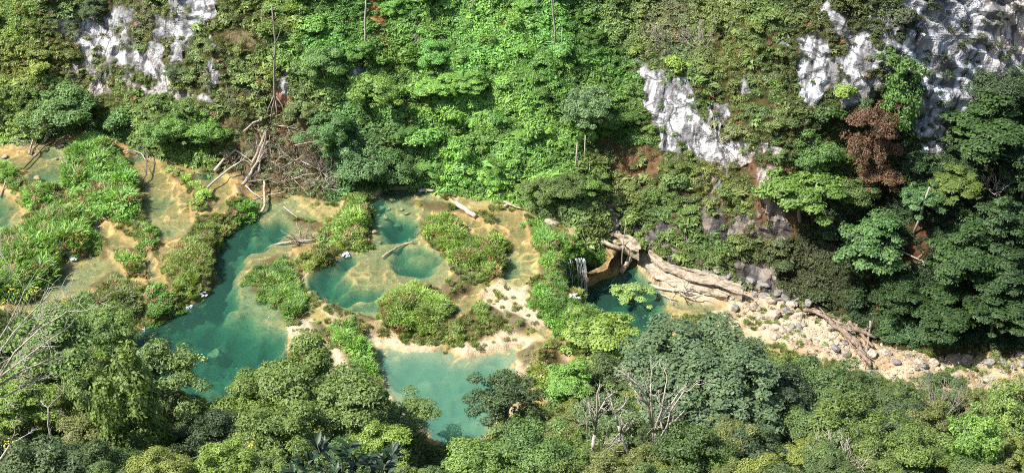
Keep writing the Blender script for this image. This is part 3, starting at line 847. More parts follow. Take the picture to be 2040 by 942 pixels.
CR_MF = [crown_mesh('fine_crown', 60, 230, 0.045, 160 + i, rz=0.9, br=0.25, flat=0.7, aspect=2.0) for i in range(4)]
CR_ML = [crown_mesh('layered_crown', 55, 200, 0.066, 180 + i, rz=0.8, br=0.26, flat=0.35, layered=True) for i in range(4)]
CR_TALL = [crown_mesh('tall_crown', 60, 150, 0.09, 200 + i, rz=1.9, br=0.32, flat=0.7) for i in range(2)]
CR_L = crown_mesh('broad_crown', 210, 190, 0.036, 230, rz=0.62, br=0.155, flat=0.55, layered=True)
CR_L2 = crown_mesh('open_crown', 18, 120, 0.07, 240, rz=0.55, br=0.22, flat=0.4, layered=True)

def tubes(paths, sides=6, lumpy=0.0, seed=0):
    """paths: list of (points, radii); one mesh of closed tapered tubes"""
    rng = np.random.default_rng(seed)
    Vs, F4, F3, off = [], [], [], 0
    for pts, rad in paths:
        P = np.array([tuple(p) for p in pts], float); n = len(P)
        R = np.asarray(rad, float)
        T = np.gradient(P, axis=0); T /= np.linalg.norm(T, axis=1, keepdims=True) + 1e-9
        ref = np.array([0, 0, 1.0]) if abs(T[0][2]) < 0.9 else np.array([1.0, 0, 0])
        A = np.cross(T, ref); A /= np.linalg.norm(A, axis=1, keepdims=True) + 1e-9
        Bn = np.cross(T, A)
        th = np.arange(sides) * 2 * np.pi / sides
        ring = P[:, None] + (A[:, None] * np.cos(th)[None, :, None] + Bn[:, None] * np.sin(th)[None, :, None]) * R[:, None, None] * (1 + lumpy * rng.normal(size=(n, sides, 1)))
        Vs.append(ring.reshape(-1, 3))
        for i in range(n - 1):
            for j in range(sides):
                k = (j + 1) % sides
                F4.append((off + i * sides + j, off + i * sides + k, off + (i + 1) * sides + k, off + (i + 1) * sides + j))
        c0 = off + n * sides
        Vs.append(P[[0, -1]])
        for j in range(sides):
            k = (j + 1) % sides
            F3.append((c0, off + k, off + j)); F3.append((c0 + 1, off + (n - 1) * sides + j, off + (n - 1) * sides + k))
        off += n * sides + 2
    return np.concatenate(Vs), [np.array(F4), np.array(F3)]
def curve_pts(a, b, n, bend, rng):
    a, b = Vector(a), Vector(b)
    L = (b - a).length
    off = Vector(rng.normal(size=3)) * bend * L
    out = []
    for i in range(n):
        t = i / (n - 1)
        out.append(a.lerp(b, t) + off * math.sin(math.pi * t) + Vector(rng.normal(size=3)) * L * bend * 0.15 * (0 < i < n - 1))
    return out
def trunk_mesh(name, seed, mat):
    """unit tree: trunk up to z=1 with limbs reaching out into the crown"""
    rng = np.random.default_rng(seed)
    top = Vector((rng.normal() * 0.04, rng.normal() * 0.04, 0.78))
    paths = [(curve_pts((0, 0, -0.06), top, 7, 0.04, rng), np.linspace(0.034, 0.016, 7))]
    for k in range(7):
        z = rng.uniform(0.42, 0.76); az = k * 0.9 + rng.normal() * 0.3
        b = Vector((math.cos(az) * 0.27, math.sin(az) * 0.27, z + rng.uniform(0.08, 0.25)))
        paths.append((curve_pts((top.x * z, top.y * z, z), b, 5, 0.08, rng), np.linspace(0.014, 0.005, 5)))
    V, F = tubes(paths, 6)
    return mesh_np(name, V, F, mat, True)
TR = [trunk_mesh('trunk', 300 + i, M_GREYWOOD) for i in range(4)]
TRP = [trunk_mesh('pale_trunk', 310 + i, M_PALE) for i in range(2)]

def make_tree(name, label, base, height, rx, rz, crown, colour, group=None, trunk=None, cat='tree', lean=0.0):
    """a thing: empty at the base, trunk and crown under it"""
    e = empty(name, base)
    tag(e, label, cat, group)
    e.rotation_euler = (random.uniform(-lean, lean), random.uniform(-lean, lean), random.uniform(0, 6.28))
    t = link('trunk', trunk or random.choice(TR), e)
    w = height * (0.85 + 0.3 * random.random())
    t.scale = (w, w, height)
    c = link('crown', crown, e, (0, 0, height - rz * 0.55))
    c.scale = (rx, rx * random.uniform(0.9, 1.1), rz)
    c.rotation_euler = (0, 0, random.uniform(0, 6.28))
    c.color = (*[float(v) for v in colour], 1)
    return e
def px_tree(name, label, cx, cy, rpx, crown, rgb, k=0.5, asp=1.0, lift=1.5, **kw):
    """place a tree so that its crown is centred on a photo pixel"""
    hc = 3.0
    for _ in range(4):
        p, n = hit(cx, cy, hc)
        if p is None: return None
        r = rpx * 0.82 * mpp(p)
        hc = r * lift
    rz = r * asp
    return make_tree(name, label, p - Vector((0, 0, 0.3)), hc + 0.3 + rz * 0.55, r, rz, crown, (lin(rgb) if 'red' in name else leafc(lin(rgb), 0.40, 0.58)) * k, **kw)

# ------------------------------------------------------------------ instanced undergrowth
def clump(name, n, leaf, seed, kind):
    rng = np.random.default_rng(seed)
    if kind == 'leafy':
        q = sph(n, rng); q[:, 2] = np.abs(q[:, 2])
        C = q * np.array([1, 1, 0.75]) * rng.uniform(0.45, 1.0, (n, 1))
        Nn = q + np.array([0, 0, 0.6]) + rng.normal(size=(n, 3)) * 0.4
        V, F = leaf_quads(C, Nn, leaf, rng, 1.5)
    elif kind == 'blade':
        a = rng.uniform(0, 2 * np.pi, n); rad = np.sqrt(rng.uniform(0, 1, n)) * 0.7
        b = np.stack([np.cos(a) * rad, np.sin(a) * rad, np.zeros(n)], 1)
        a2 = a + rng.normal(size=n) * 0.9
        L = rng.uniform(0.6, 1.15, n)
        out = np.stack([np.cos(a2), np.sin(a2), np.zeros(n)], 1)
        mid = b + out * (L * 0.22)[:, None] + np.array([0, 0, 1]) * (L * 0.62)[:, None]
        tip = b + out * (L * rng.uniform(0.4, 0.85, n))[:, None] + np.array([0, 0, 1]) * (L * rng.uniform(0.55, 1.0, n))[:, None]
        sd = np.cross(out, [0, 0, 1]) * leaf
        V = np.stack([b - sd * 0.6, b + sd * 0.6, mid + sd, tip, mid - sd], 1).reshape(-1, 3)
        i = np.arange(n) * 5
        F = [np.stack([i, i + 1, i + 2, i + 4], 1), np.stack([i + 4, i + 2, i + 3], 1)]
        return mesh_np(name, V, F, M_COVER, False, None, {'rnd': np.concatenate([rng.uniform(0, 1, n)] * 2)})
    elif kind == 'frond':   # large drooping leaves
        q = sph(n, rng); q[:, 2] = np.abs(q[:, 2]) * 0.6 + 0.2
        C = q * rng.uniform(0.5, 1.0, (n, 1))
        V, F = leaf_quads(C, np.array([[0, 0, 1.0]]) + q * 0.5 + rng.normal(size=(n, 3)) * 0.3, leaf, rng, 3.0)
    else:                   # twiggy dry scrub
        q = sph(n, rng); q[:, 2] = np.abs(q[:, 2])
        C = q * rng.uniform(0.3, 1.0, (n, 1)) * np.array([1, 1, 0.8])
        V, F = leaf_quads(C, rng.normal(size=(n, 3)) + [0, 0, 0.3], leaf, rng, 4.0)
        V = V
    return mesh_np(name, V, F, M_COVER, False, None, {'rnd': rng.uniform(0, 1, n)})
def src(name, me):
    return bpy.data.objects.new(name, me)
SRC = {
 'leafy': [src('leaf_clump', clump('leaf_clump', 150, 0.24, 400 + i, 'leafy')) for i in range(3)],
 'fine': [src('fine_clump', clump('fine_clump', 230, 0.15, 410 + i, 'leafy')) for i in range(3)],
 'blade': [src('reed_tuft', clump('reed_tuft', 110, 0.045, 420 + i, 'blade')) for i in range(3)],
 'frond': [src('frond_clump', clump('frond_clump', 34, 0.42, 430 + i, 'frond')) for i in range(2)],
 'scrub': [src('scrub_clump', clump('scrub_clump', 120, 0.085, 440 + i, 'twig')) for i in range(3)],
}
def scatter(name, label, P, scale, tint, kinds, normals=None, category=None, group=None, seed=1):
    """one object of uncountable growth: points carrying instances of leaf clumps"""
    rng = np.random.default_rng(seed)
    n = len(P)
    srcs = [s for k in kinds for s in SRC[k]]
    which = rng.integers(0, len(srcs), n)
    rot = np.stack([rng.normal(size=n) * 0.25, rng.normal(size=n) * 0.25, rng.uniform(0, 6.28, n)], 1)
    me = bpy.data.meshes.new(name)
    me.vertices.add(n); me.vertices.foreach_set('co', np.asarray(P, np.float32).ravel())
    def fl(nm, a):
        at = me.attributes.new(nm, 'FLOAT', 'POINT'); at.data.foreach_set('value', np.asarray(a, np.float32))
    fl('sc', scale)
    at = me.attributes.new('which', 'INT', 'POINT'); at.data.foreach_set('value', which.astype(np.int32))
    at = me.attributes.new('rot', 'FLOAT_VECTOR', 'POINT'); at.data.foreach_set('vector', rot.astype(np.float32).ravel())
    at = me.attributes.new('tint', 'FLOAT_COLOR', 'POINT')
    at.data.foreach_set('color', np.concatenate([np.clip(tint, 0, 1), np.ones((n, 1))], 1).astype(np.float32).ravel())
    o = link(name, me)
    tag(o, label, category, group, 'stuff')
    ng = bpy.data.node_groups.new(name + '_growth', 'GeometryNodeTree')
    ng.interface.new_socket('Geometry', in_out='INPUT', socket_type='NodeSocketGeometry')
    ng.interface.new_socket('Geometry', in_out='OUTPUT', socket_type='NodeSocketGeometry')
    N = ng.nodes; Lk = ng.links
    gi = N.new('NodeGroupInput'); go = N.new('NodeGroupOutput')
    g2i = N.new('GeometryNodeGeometryToInstance')
    for s in reversed(srcs):
        oi = N.new('GeometryNodeObjectInfo'); oi.inputs['Object'].default_value = s; oi.inputs['As Instance'].default_value = False
        Lk.new(oi.outputs['Geometry'], g2i.inputs[0])
    def at_(nm, typ):
        a = N.new('GeometryNodeInputNamedAttribute'); a.data_type = typ; a.inputs['Name'].default_value = nm
        return next(x for x in a.outputs if x.name == 'Attribute' and x.enabled)
    ip = N.new('GeometryNodeInstanceOnPoints')
    ip.inputs['Pick Instance'].default_value = True
    Lk.new(gi.outputs[0], ip.inputs['Points']); Lk.new(g2i.outputs[0], ip.inputs['Instance'])
    Lk.new(at_('which', 'INT'), ip.inputs['Instance Index'])
    e2r = N.new('FunctionNodeEulerToRotation'); Lk.new(at_('rot', 'FLOAT_VECTOR'), e2r.inputs[0])
    Lk.new(e2r.outputs[0], ip.inputs['Rotation'])
    Lk.new(at_('sc', 'FLOAT'), ip.inputs['Scale'])
    Lk.new(ip.outputs[0], go.inputs[0])
    md = o.modifiers.new('growth', 'NODES'); md.node_group = ng
    return o

# points on the far slope
def slope_points(n, rng):
    q = tri(SF)
    A, B, C = SV[q[:, 0]], SV[q[:, 1]], SV[q[:, 2]]
    px, py = SPX.ravel()[q[:, 0]], SPY.ravel()[q[:, 0]]
    ar = np.linalg.norm(np.cross(B - A, C - A), axis=1) * 0.5
    ar = np.where((px > -420) & (px < 2480) & (py > -160), ar, 0)
    i = rng.choice(len(q), n, p=ar / ar.sum())
    u, v = rng.uniform(size=(2, n)); f = u + v > 1; u[f], v[f] = 1 - u[f], 1 - v[f]
    P = A[i] + (B - A)[i] * u[:, None] + (C - A)[i] * v[:, None]
    return P, px[i], py[i], SROCK.ravel()[q[i, 0]], ar.sum()
rng = np.random.default_rng(5)
P, px, py, rk, area = slope_points(76000, rng)
print('slope area', area)
bare = np.zeros(len(P))
pxw = px + 14 * fbm(P[:, 0], P[:, 1], P[:, 2], 4, 3, 7); pyw = py + 12 * fbm(P[:, 0], P[:, 1], P[:, 2], 4, 3, 8)
for pl, c in EARTH:
    bare = np.maximum(bare, sm(4, -8, sdf(pxw, pyw, pl)))
dens = fbm(P[:, 0], P[:, 1], P[:, 2], 3.5, 3, 17)
lush = sm(900, 250, np.hypot((px - 930) / 1.0, (py - 180) * 1.3))          # the green middle of the slope
dry = np.clip(np.maximum.reduce([sm(330, 120, np.hypot(px - 330, (py - 90) * 1.4)), 0.8 * sm(330, 150, np.hypot(px - 1480, py - 250)), sm(170, 90, np.hypot(px - 560, py - 310))]), 0, 1)
keep = rng.uniform(size=len(P)) > np.clip(bare * (0.8 - 0.35 * sm(140, 100, np.hypot(px - 550, py - 310))) + sm(0.38, 0.55, rk) * (0.965 - 0.45 * sm(0.05, 0.5, dens) * (px < 1560)) + 0.28 * dry * sm(0.2, -0.4, dens), 0, 0.985)
keep &= (P[:, 1] - foot_y(P[:, 0]) > 0.7) | (px < 1200)
P, px, py, rk, dens, lush, dry, bare = [a[keep] for a in (P, px, py, rk, dens, lush, dry, bare)]
tint = zone_colour(px, py)
nv = fbm(P[:, 0], P[:, 1], P[:, 2], 2.6, 3, 27)[:, None]; nv2 = noise(P[:, 0], P[:, 1], P[:, 2], 6, 37)[:, None]
tint = tint * (1 + 0.42 * nv) * (1 + np.array([0.26, -0.05, -0.1]) * nv2)
rc_ = rng.uniform(size=len(P))
brn = (rc_ < 0.02 + 0.20 * dry + 0.25 * bare)
tint[brn] = lin((140, 124, 84)) * 0.95 * rng.uniform(0.6, 1.3, (brn.sum(), 1))
red = rng.uniform(size=len(P)) < 0.04 * dry
tint[red] = lin((148, 112, 66)) * 0.9
kind = rng.uniform(size=len(P))
scr = (kind < 0.12 + 0.45 * dry) | brn
frd = ~scr & (kind > 0.9 - 0.02)
fine = ~scr & ~frd & (kind < 0.35 + 0.5 * dry)
lfy = ~scr & ~frd & ~fine
sz = rng.uniform(0.45, 1.0, len(P)) * (1 + 0.35 * nv[:, 0]) * (0.8 + 0.25 * lush - 0.15 * dry)
Pn = P + np.array([0, -0.1, 0.0])
scatter('undergrowth', 'bright broad leaved undergrowth and vines covering the steep valley side', Pn[lfy], sz[lfy], tint[lfy], ['leafy'], seed=2)
scatter('undergrowth', 'fine leaved scrub growing between the broad leaved vines on the slope', Pn[fine], sz[fine] * 0.95, tint[fine], ['fine'], seed=3)
scatter('undergrowth', 'dry brown and olive scrub clinging to the cliffs and ledges', Pn[scr], sz[scr] * 0.9, tint[scr], ['scrub'], seed=4)
scatter('undergrowth', 'large leaved plants with long drooping leaves dotted over the slope', Pn[frd], sz[frd] * 1.0, tint[frd] * 1.05, ['frond'], seed=5)

# reeds on the terrace islands
for j, (L, pl, hp, c, lab) in enumerate(ISL):
    r_ = np.random.default_rng(600 + j)
    wp = wpoly(pl, L + 0.4)
    lo, hi = wp.min(0) - 1.5, wp.max(0) + 1.5
    n = int((hi - lo).prod() * 5.0)
    XY = r_.uniform(lo, hi, (n, 2))
    s = sdf(XY[:, 0] + 1.5 * fbm(XY[:, 0], XY[:, 1], 0, 3.2, 3, 3), XY[:, 1] + 1.5 * fbm(XY[:, 0], XY[:, 1], 0, 3.2, 3, 9), wp)
    dn = fbm(XY[:, 0], XY[:, 1], 0, 2.2, 3, 47)
    thin = 0.25 if hp < 0.7 else -0.9
    ok = (s < -0.1) & (dn > thin - 0.2 + 0.3 * (s > -0.8)) & (r_.uniform(size=n) < (0.9 if hp > 0.7 else 0.55))
    XY, s, dn = XY[ok], s[ok], dn[ok]
    Z = [ground_z(x, y) for x, y in XY]
    Pp = np.array([[p.x, p.y, p.z] for p in Z]).reshape(-1, 3)
    if not len(Pp): continue
    hgt = hp * (0.55 + 0.45 * sm(0, 1.8, -s)) * r_.uniform(0.75, 1.15, len(s))
    Pp[:, 2] += 0.35 * hp * sm(0.3, 2.0, -s)
    col = np.tile(leafc(lin(c)) * 1.0, (len(Pp), 1))
    col *= (1 + 0.35 * fbm(XY[:, 0], XY[:, 1], 0, 2.5, 3, 57))[:, None]
    b = r_.uniform(size=len(Pp)) < 0.07 + 0.14 * (s > -0.9) + 0.14 * (dn < -0.2)
    col[b] = lin((165, 142, 92)) * 0.95 * r_.uniform(0.7, 1.2, (b.sum(), 1))
    hgt = hgt * (1 + 0.45 * noise(XY[:, 0], XY[:, 1], 0, 1.5, 211))
    kinds = ['blade', 'blade', 'fine'] if j % 3 else ['blade', 'fine', 'leafy']
    scatter('reed_bed', lab, Pp, hgt * 1.05, col, kinds, category=None, seed=700 + j)
# low growth on the near bank under the trees, and weeds on the rest of the terraces
r_ = np.random.default_rng(900)
XY = np.stack([r_.uniform(-95, 100, 21000), r_.uniform(60, 150, 21000)], 1)
yn = np.interp(XY[:, 0], nx_, ny_)
XY = XY[(yn - XY[:, 1] > 0.3) & (yn - XY[:, 1] < 55)]
Pp = np.array([tuple(ground_z(x, y)) for x, y in XY])
px, py = to_px(Pp); ok = (px > -500) & (px < 2600) & (py < 1080)
Pp = Pp[ok]
c = np.tile(leafc(lin((100, 135, 60))) * 0.7, (len(Pp), 1)) * (1 + 0.5 * fbm(Pp[:, 0], Pp[:, 1], 0, 5, 3, 4))[:, None]
scatter('undergrowth', 'mixed green undergrowth beneath the trees of the near bank', Pp, r_.uniform(0.7, 1.5, len(Pp)), c, ['leafy', 'fine'], seed=901)
r_ = np.random.default_rng(910)
XY = np.stack([r_.uniform(-75, 70, 26000), r_.uniform(128, 182, 26000)], 1)
Pp = np.array([tuple(ground_z(x, y)) for x, y in XY])
inw = np.zeros(len(XY), bool)
for nm, L, pl in POOLS: inw |= sdf(XY[:, 0], XY[:, 1], wpoly(pl, L)) < (0.35 if nm not in ('E', 'E2') else 1.5)
for L, pl in CREAM + LAND[1:4]: inw |= (sdf(XY[:, 0], XY[:, 1], wpoly(pl, L)) < 0.3) & (r_.uniform(size=len(XY)) < 0.7)
dn = fbm(XY[:, 0], XY[:, 1], 0, 4, 4, 67)
ok = ~inw & (dn > 0.02 - 0.22 * (XY[:, 0] < -18) - 0.1 * (XY[:, 0] < 5)) & (XY[:, 1] < foot_y(XY[:, 0]) + 1) & (XY[:, 1] > np.interp(XY[:, 0], nx_, ny_))
Pp = Pp[ok]
c = np.tile(leafc(lin((125, 150, 65))) * 0.8, (len(Pp), 1)) * r_.uniform(0.6, 1.3, (len(Pp), 1))
scatter('weeds', 'small weeds and tufts scattered over the travertine and river bed', Pp, r_.uniform(0.2, 0.65, len(Pp)), c, ['blade', 'fine'], seed=911)

# ------------------------------------------------------------------ trees with a place of their own
KT = 0.96
NEARTREES = [
 # name, label, cx, cy, radius px, crown, colour, aspect, lift
 ('broad_tree','huge broad grey green tree with flat layered crown below the stony river bed',1400,752,186,CR_L,(106,124,84),0.62,0.85),
 ('dark_tree','dark green dense tree leaning over the right side of the lowest turquoise pool',1012,800,76,CR_MF[0],(80,108,62),0.95,1.6),
 ('olive_tree','olive green round tree standing between the teal pool and the lowest pool',598,755,92,CR_M[0],(125,140,62),0.8,1.5),
 ('olive_tree','olive tree with knobbly crown at the lower edge of the big teal pool',500,785,58,CR_M[1],(135,148,60),0.85,1.5),
 ('olive_tree','brownish olive tree just below the two bright reed mounds',700,810,88,CR_M[2],(128,138,66),0.8,1.4),
 ('green_tree','pale olive tree reaching to the left shore of the lowest pool',815,830,66,CR_MF[1],(135,146,72),0.7,1.4),
 ('green_tree','grey green vine draped tree on the near shore of the big teal pool',315,760,92,CR_MF[2],(118,145,75),0.85,1.5),
 ('vine_tree','tall column of vines at the lower left beside the shaded hollow',262,865,72,CR_TALL[0],(120,142,62),1.75,1.3),
 ('vine_tree','sloping vine covered tree joining the tall vine column at the lower left',185,800,70,CR_MF[3],(112,142,66),1.2,1.4),
 ('green_tree','mid green tree under the leafless tree at the left edge',85,690,105,CR_M[3],(110,148,70),0.75,1.3),
 ('dark_tree','dark green round tree in the bottom left corner',75,905,95,CR_M[4],(82,108,62),0.8,1.3),
 ('green_tree','bright green tree at the left edge above the dark corner tree',30,810,70,CR_M[1],(125,160,60),0.8,1.3),
 ('yellow_green_tree','bright yellow green tree leaning at the edge of the deep pool below the waterfall',1200,672,66,CR_ML[0],(138,168,50),1.0,1.3),
 ('green_tree','fresh green tree beside the small hidden teal pool',1128,765,52,CR_ML[1],(105,165,55),1.0,1.5),
 ('green_tree','light green tree at the foot of the lowest pool',945,925,76,CR_M[2],(118,158,66),0.7,1.4),
 ('yellow_green_tree','yellow green leafy tree on the lower left shore of the lowest pool',755,890,64,CR_M[3],(150,172,55),0.8,1.4),
 ('green_tree','grassy green tree right of the bottom centre of the near bank',1050,905,82,CR_MF[0],(98,140,66),0.8,1.4),
 ('green_tree','mid green tree on the right flank of the huge grey green tree',1640,768,82,CR_MF[1],(92,125,68),0.7,1.3),
 ('dark_tree','dark tree in the shade below the huge grey green tree',1565,800,66,CR_M[0],(70,92,62),0.9,1.3),
 ('green_tree','domed olive green tree in front of the lower right bank',1690,850,88,CR_MF[2],(108,132,58),0.75,1.3),
 ('green_tree','bright fresh green tree near the bottom right corner',1940,880,68,CR_M[4],(115,165,55),1.2,1.4),
 ('green_tree','yellowish green tree at the right edge of the near bank',2025,830,72,CR_MF[3],(130,155,70),1.2,1.4),
 ('yellow_green_tree','mustard green tree at the bottom between the grey bare bushes',1810,900,75,CR_MF[0],(132,140,58),0.75,1.3),
 ('dark_tree','dark green tree by the hollow right of the bare twin trunks',1375,905,66,CR_M[1],(86,118,58),1.1,1.4),
 ('green_tree','small bright green tree beside the white flowering tree',1425,915,42,CR_M[2],(115,158,62),0.9,1.4),
 ('white_flowering_tree','tree sprinkled with white blossom at the bottom of the near bank',1498,885,52,CR_MF[1],(98,112,72),1.1,1.4),
 ('yellow_green_tree','yellow tinged tree at the foot of the twin pale trunks',1130,912,62,CR_MF[2],(140,142,58),0.8,1.4),
 ('green_tree','grey green tree behind the pale bare trunks',1215,835,72,CR_MF[3],(112,138,84),0.9,1.3),
 ('green_tree','dark green tree between the olive tree and the tall vine column',420,870,62,CR_M[3],(74,100,58),1.0,1.4),
 ('yellow_green_tree','bright domed tree at the bottom edge right of the tall vine column',440,925,68,CR_M[4],(138,158,58),0.7,1.3),
 ('green_tree','green tree with loose crown above the bottom left centre',560,860,75,CR_M[0],(112,142,62),0.8,1.4),
 ('green_tree','fine leaved tree on the near shore beside the yellow flowers',215,650,62,CR_MF[1],(112,150,66),0.8,1.2),
 ('green_tree','olive tree at the river bend on the lower right',1775,795,68,CR_MF[2],(96,120,66),0.6,1.1),
 ('green_tree','low grey green tree on the gravel edge at the right',1885,775,56,CR_MF[3],(104,126,72),0.55,1.1),
 ('feathery_tree','small pale feathery tree leaning over the pool below the waterfall',1262,588,46,CR_L2,(165,182,92),0.8,1.5),
 ('green_tree','dim green tree at the bottom edge beneath the dark glossy shrub',680,930,70,CR_M[1],(90,128,58),0.8,1.3),
 ('green_tree','green tree at the bottom left between two dark hollows',165,920,55,CR_M[0],(88,116,60),0.9,1.3),
 ('olive_tree','greyish tree right of the domed olive tree',1790,830,50,CR_MF[1],(92,112,74),0.8,1.2),
]
NT_OBJ = {}
for nm, lab, cx, cy, r, cr, rgb, asp, lift in NEARTREES:
    cat = {'vine_tree': 'tree'}.get(nm, 'tree')
    NT_OBJ[lab] = px_tree(nm, lab, cx, cy, r, cr, rgb, KT, asp, lift, cat=cat)
FARTREES = [
 ('red_brown_tree','rusty red brown tree in front of the right hand cliff',1738,275,68,CR_MF[0],(116,92,64),1.35,1.0),
 ('red_brown_tree','smaller rusty tree mixed with olive just below the large rusty tree',1755,355,52,CR_MF[1],(120,98,62),0.9,1.0),
 ('olive_tree','yellow olive tree beneath the rusty trees',1705,385,50,CR_MF[2],(120,122,58),0.9,1.0),
 ('green_tree','wide green tree with yellow lower boughs against the right spur',1605,385,82,CR_ML[0],(98,140,52),1.0,1.0),
 ('green_tree','rounded green tree above the one with yellow boughs',1625,315,50,CR_M[0],(86,132,58),1.1,1.0),
 ('green_tree','narrow upright green tree beside the white cliff face',1793,215,38,CR_TALL[1],(84,132,58),1.9,0.9),
 ('dark_tree','large domed dark green tree at the foot of the right cliff',1955,270,92,CR_ML[1],(54,95,42),0.85,0.9),
 ('dark_tree','grey green tree high at the right edge above the domed dark tree',2005,180,68,CR_MF[3],(70,95,60),0.8,0.9),
 ('olive_tree','yellow tinged tree in the shaded bowl under the domed dark tree',1905,370,52,CR_ML[2],(122,124,50),0.8,0.9),
 ('blue_green_tree','pale bluish green tree with big leaves alone in the shaded bowl',1740,490,80,CR_ML[3],(84,128,66),1.0,0.95),
 ('green_tree','small green tree with a leaning trunk in the bowl',1835,400,42,CR_ML[0],(76,128,70),1.2,1.3),
 ('dark_tree','dense dark green tree right of the pale bluish tree',1905,520,76,CR_ML[1],(49,98,45),0.95,0.95),
 ('dark_tree','tall dark tree at the right edge in the middle of the bowl',1995,450,62,CR_ML[2],(47,93,46),1.3,0.95),
 ('dark_tree','dark tree at the right edge below the middle of the bowl',2000,545,66,CR_ML[3],(45,88,43),0.9,0.95),
 ('dark_tree','dark leafy tree above the shaded river bed at the right',1885,620,72,CR_ML[0],(44,86,39),0.8,0.9),
 ('dark_tree','lowest dark tree at the right edge over the river bed',1985,630,78,CR_ML[1],(52,86,41),0.8,0.9),
 ('dark_tree','small dark tree between the bluish tree and the river bed',1790,600,48,CR_M[1],(51,89,41),1.0,1.0),
 ('dark_tree','dark tree at the right edge above the river bend',2040,360,58,CR_M[2],(47,86,45),1.3,0.9),
 ('green_tree','rounded grey green tree high on the left of the slope',640,128,46,CR_MF[0],(110,155,80),0.95,0.9),
 ('green_tree','yellow green domed tree left of the red earth track',745,185,56,CR_MF[1],(118,162,66),0.8,0.9),
 ('green_tree','dark bluish tree beside the tangle of dead branches',655,262,52,CR_MF[2],(84,140,76),0.85,0.9),
 ('green_tree','grey green drooping tree above the pool of sunken stones',722,325,66,CR_MF[3],(96,140,84),0.9,0.9),
 ('green_tree','feathery pale grey green tree in the middle of the lush slope',1172,215,58,CR_MF[1],(112,150,96),1.05,1.1),
 ('yellow_green_tree','yellow green shrub tree on top of the middle white cliff',1348,128,26,CR_S[0],(140,165,50),0.9,1.1),
 ('green_tree','spreading green tree at the head of the left terrace',120,215,74,CR_M[3],(98,140,72),0.65,0.9),
 ('green_tree','green tree at the shore behind the tall rounded hedge',335,262,50,CR_M[4],(90,148,58),0.8,0.9),
 ('green_tree','bright green tree right of the white slabs of the left cliff',415,262,46,CR_M[0],(98,152,55),0.8,0.9),
 ('green_tree','dark tree over the shore at the pool of sunken stones',795,335,50,CR_M[1],(76,132,62),0.9,0.9),
 ('green_tree','leafy tree on the lush slope with a dark gap below it',880,170,44,CR_ML[0],(105,170,60),0.7,1.0),
 ('green_tree','layered tree on the lush slope with pale stems beneath',935,165,36,CR_ML[2],(100,160,60),0.7,1.4),
 ('green_tree','bushy tree above the ochre channel',1075,385,44,CR_MF[2],(108,136,66),0.8,0.9),
 ('green_tree','bushy tree over the upper rim of the waterfall terrace',1130,375,40,CR_MF[3],(98,128,62),0.8,0.9),
 ('yellow_green_tree','yellow green bush beside the rusty tree on the cliff',1685,185,26,CR_S[1],(138,172,52),0.9,1.0),
 ('green_tree','green bush hanging on the cliff between two white streaks',1762,118,30,CR_S[2],(84,122,56),0.8,1.0),
 ('green_tree','thick dark bush at the foot of the left cliff',245,240,34,CR_S[3],(86,136,66),0.9,0.9),
]
for nm, lab, cx, cy, r, cr, rgb, asp, lift in FARTREES:
    px_tree(nm, lab, cx, cy, r, cr, rgb, KT * 1.1, asp, lift, cat='tree')

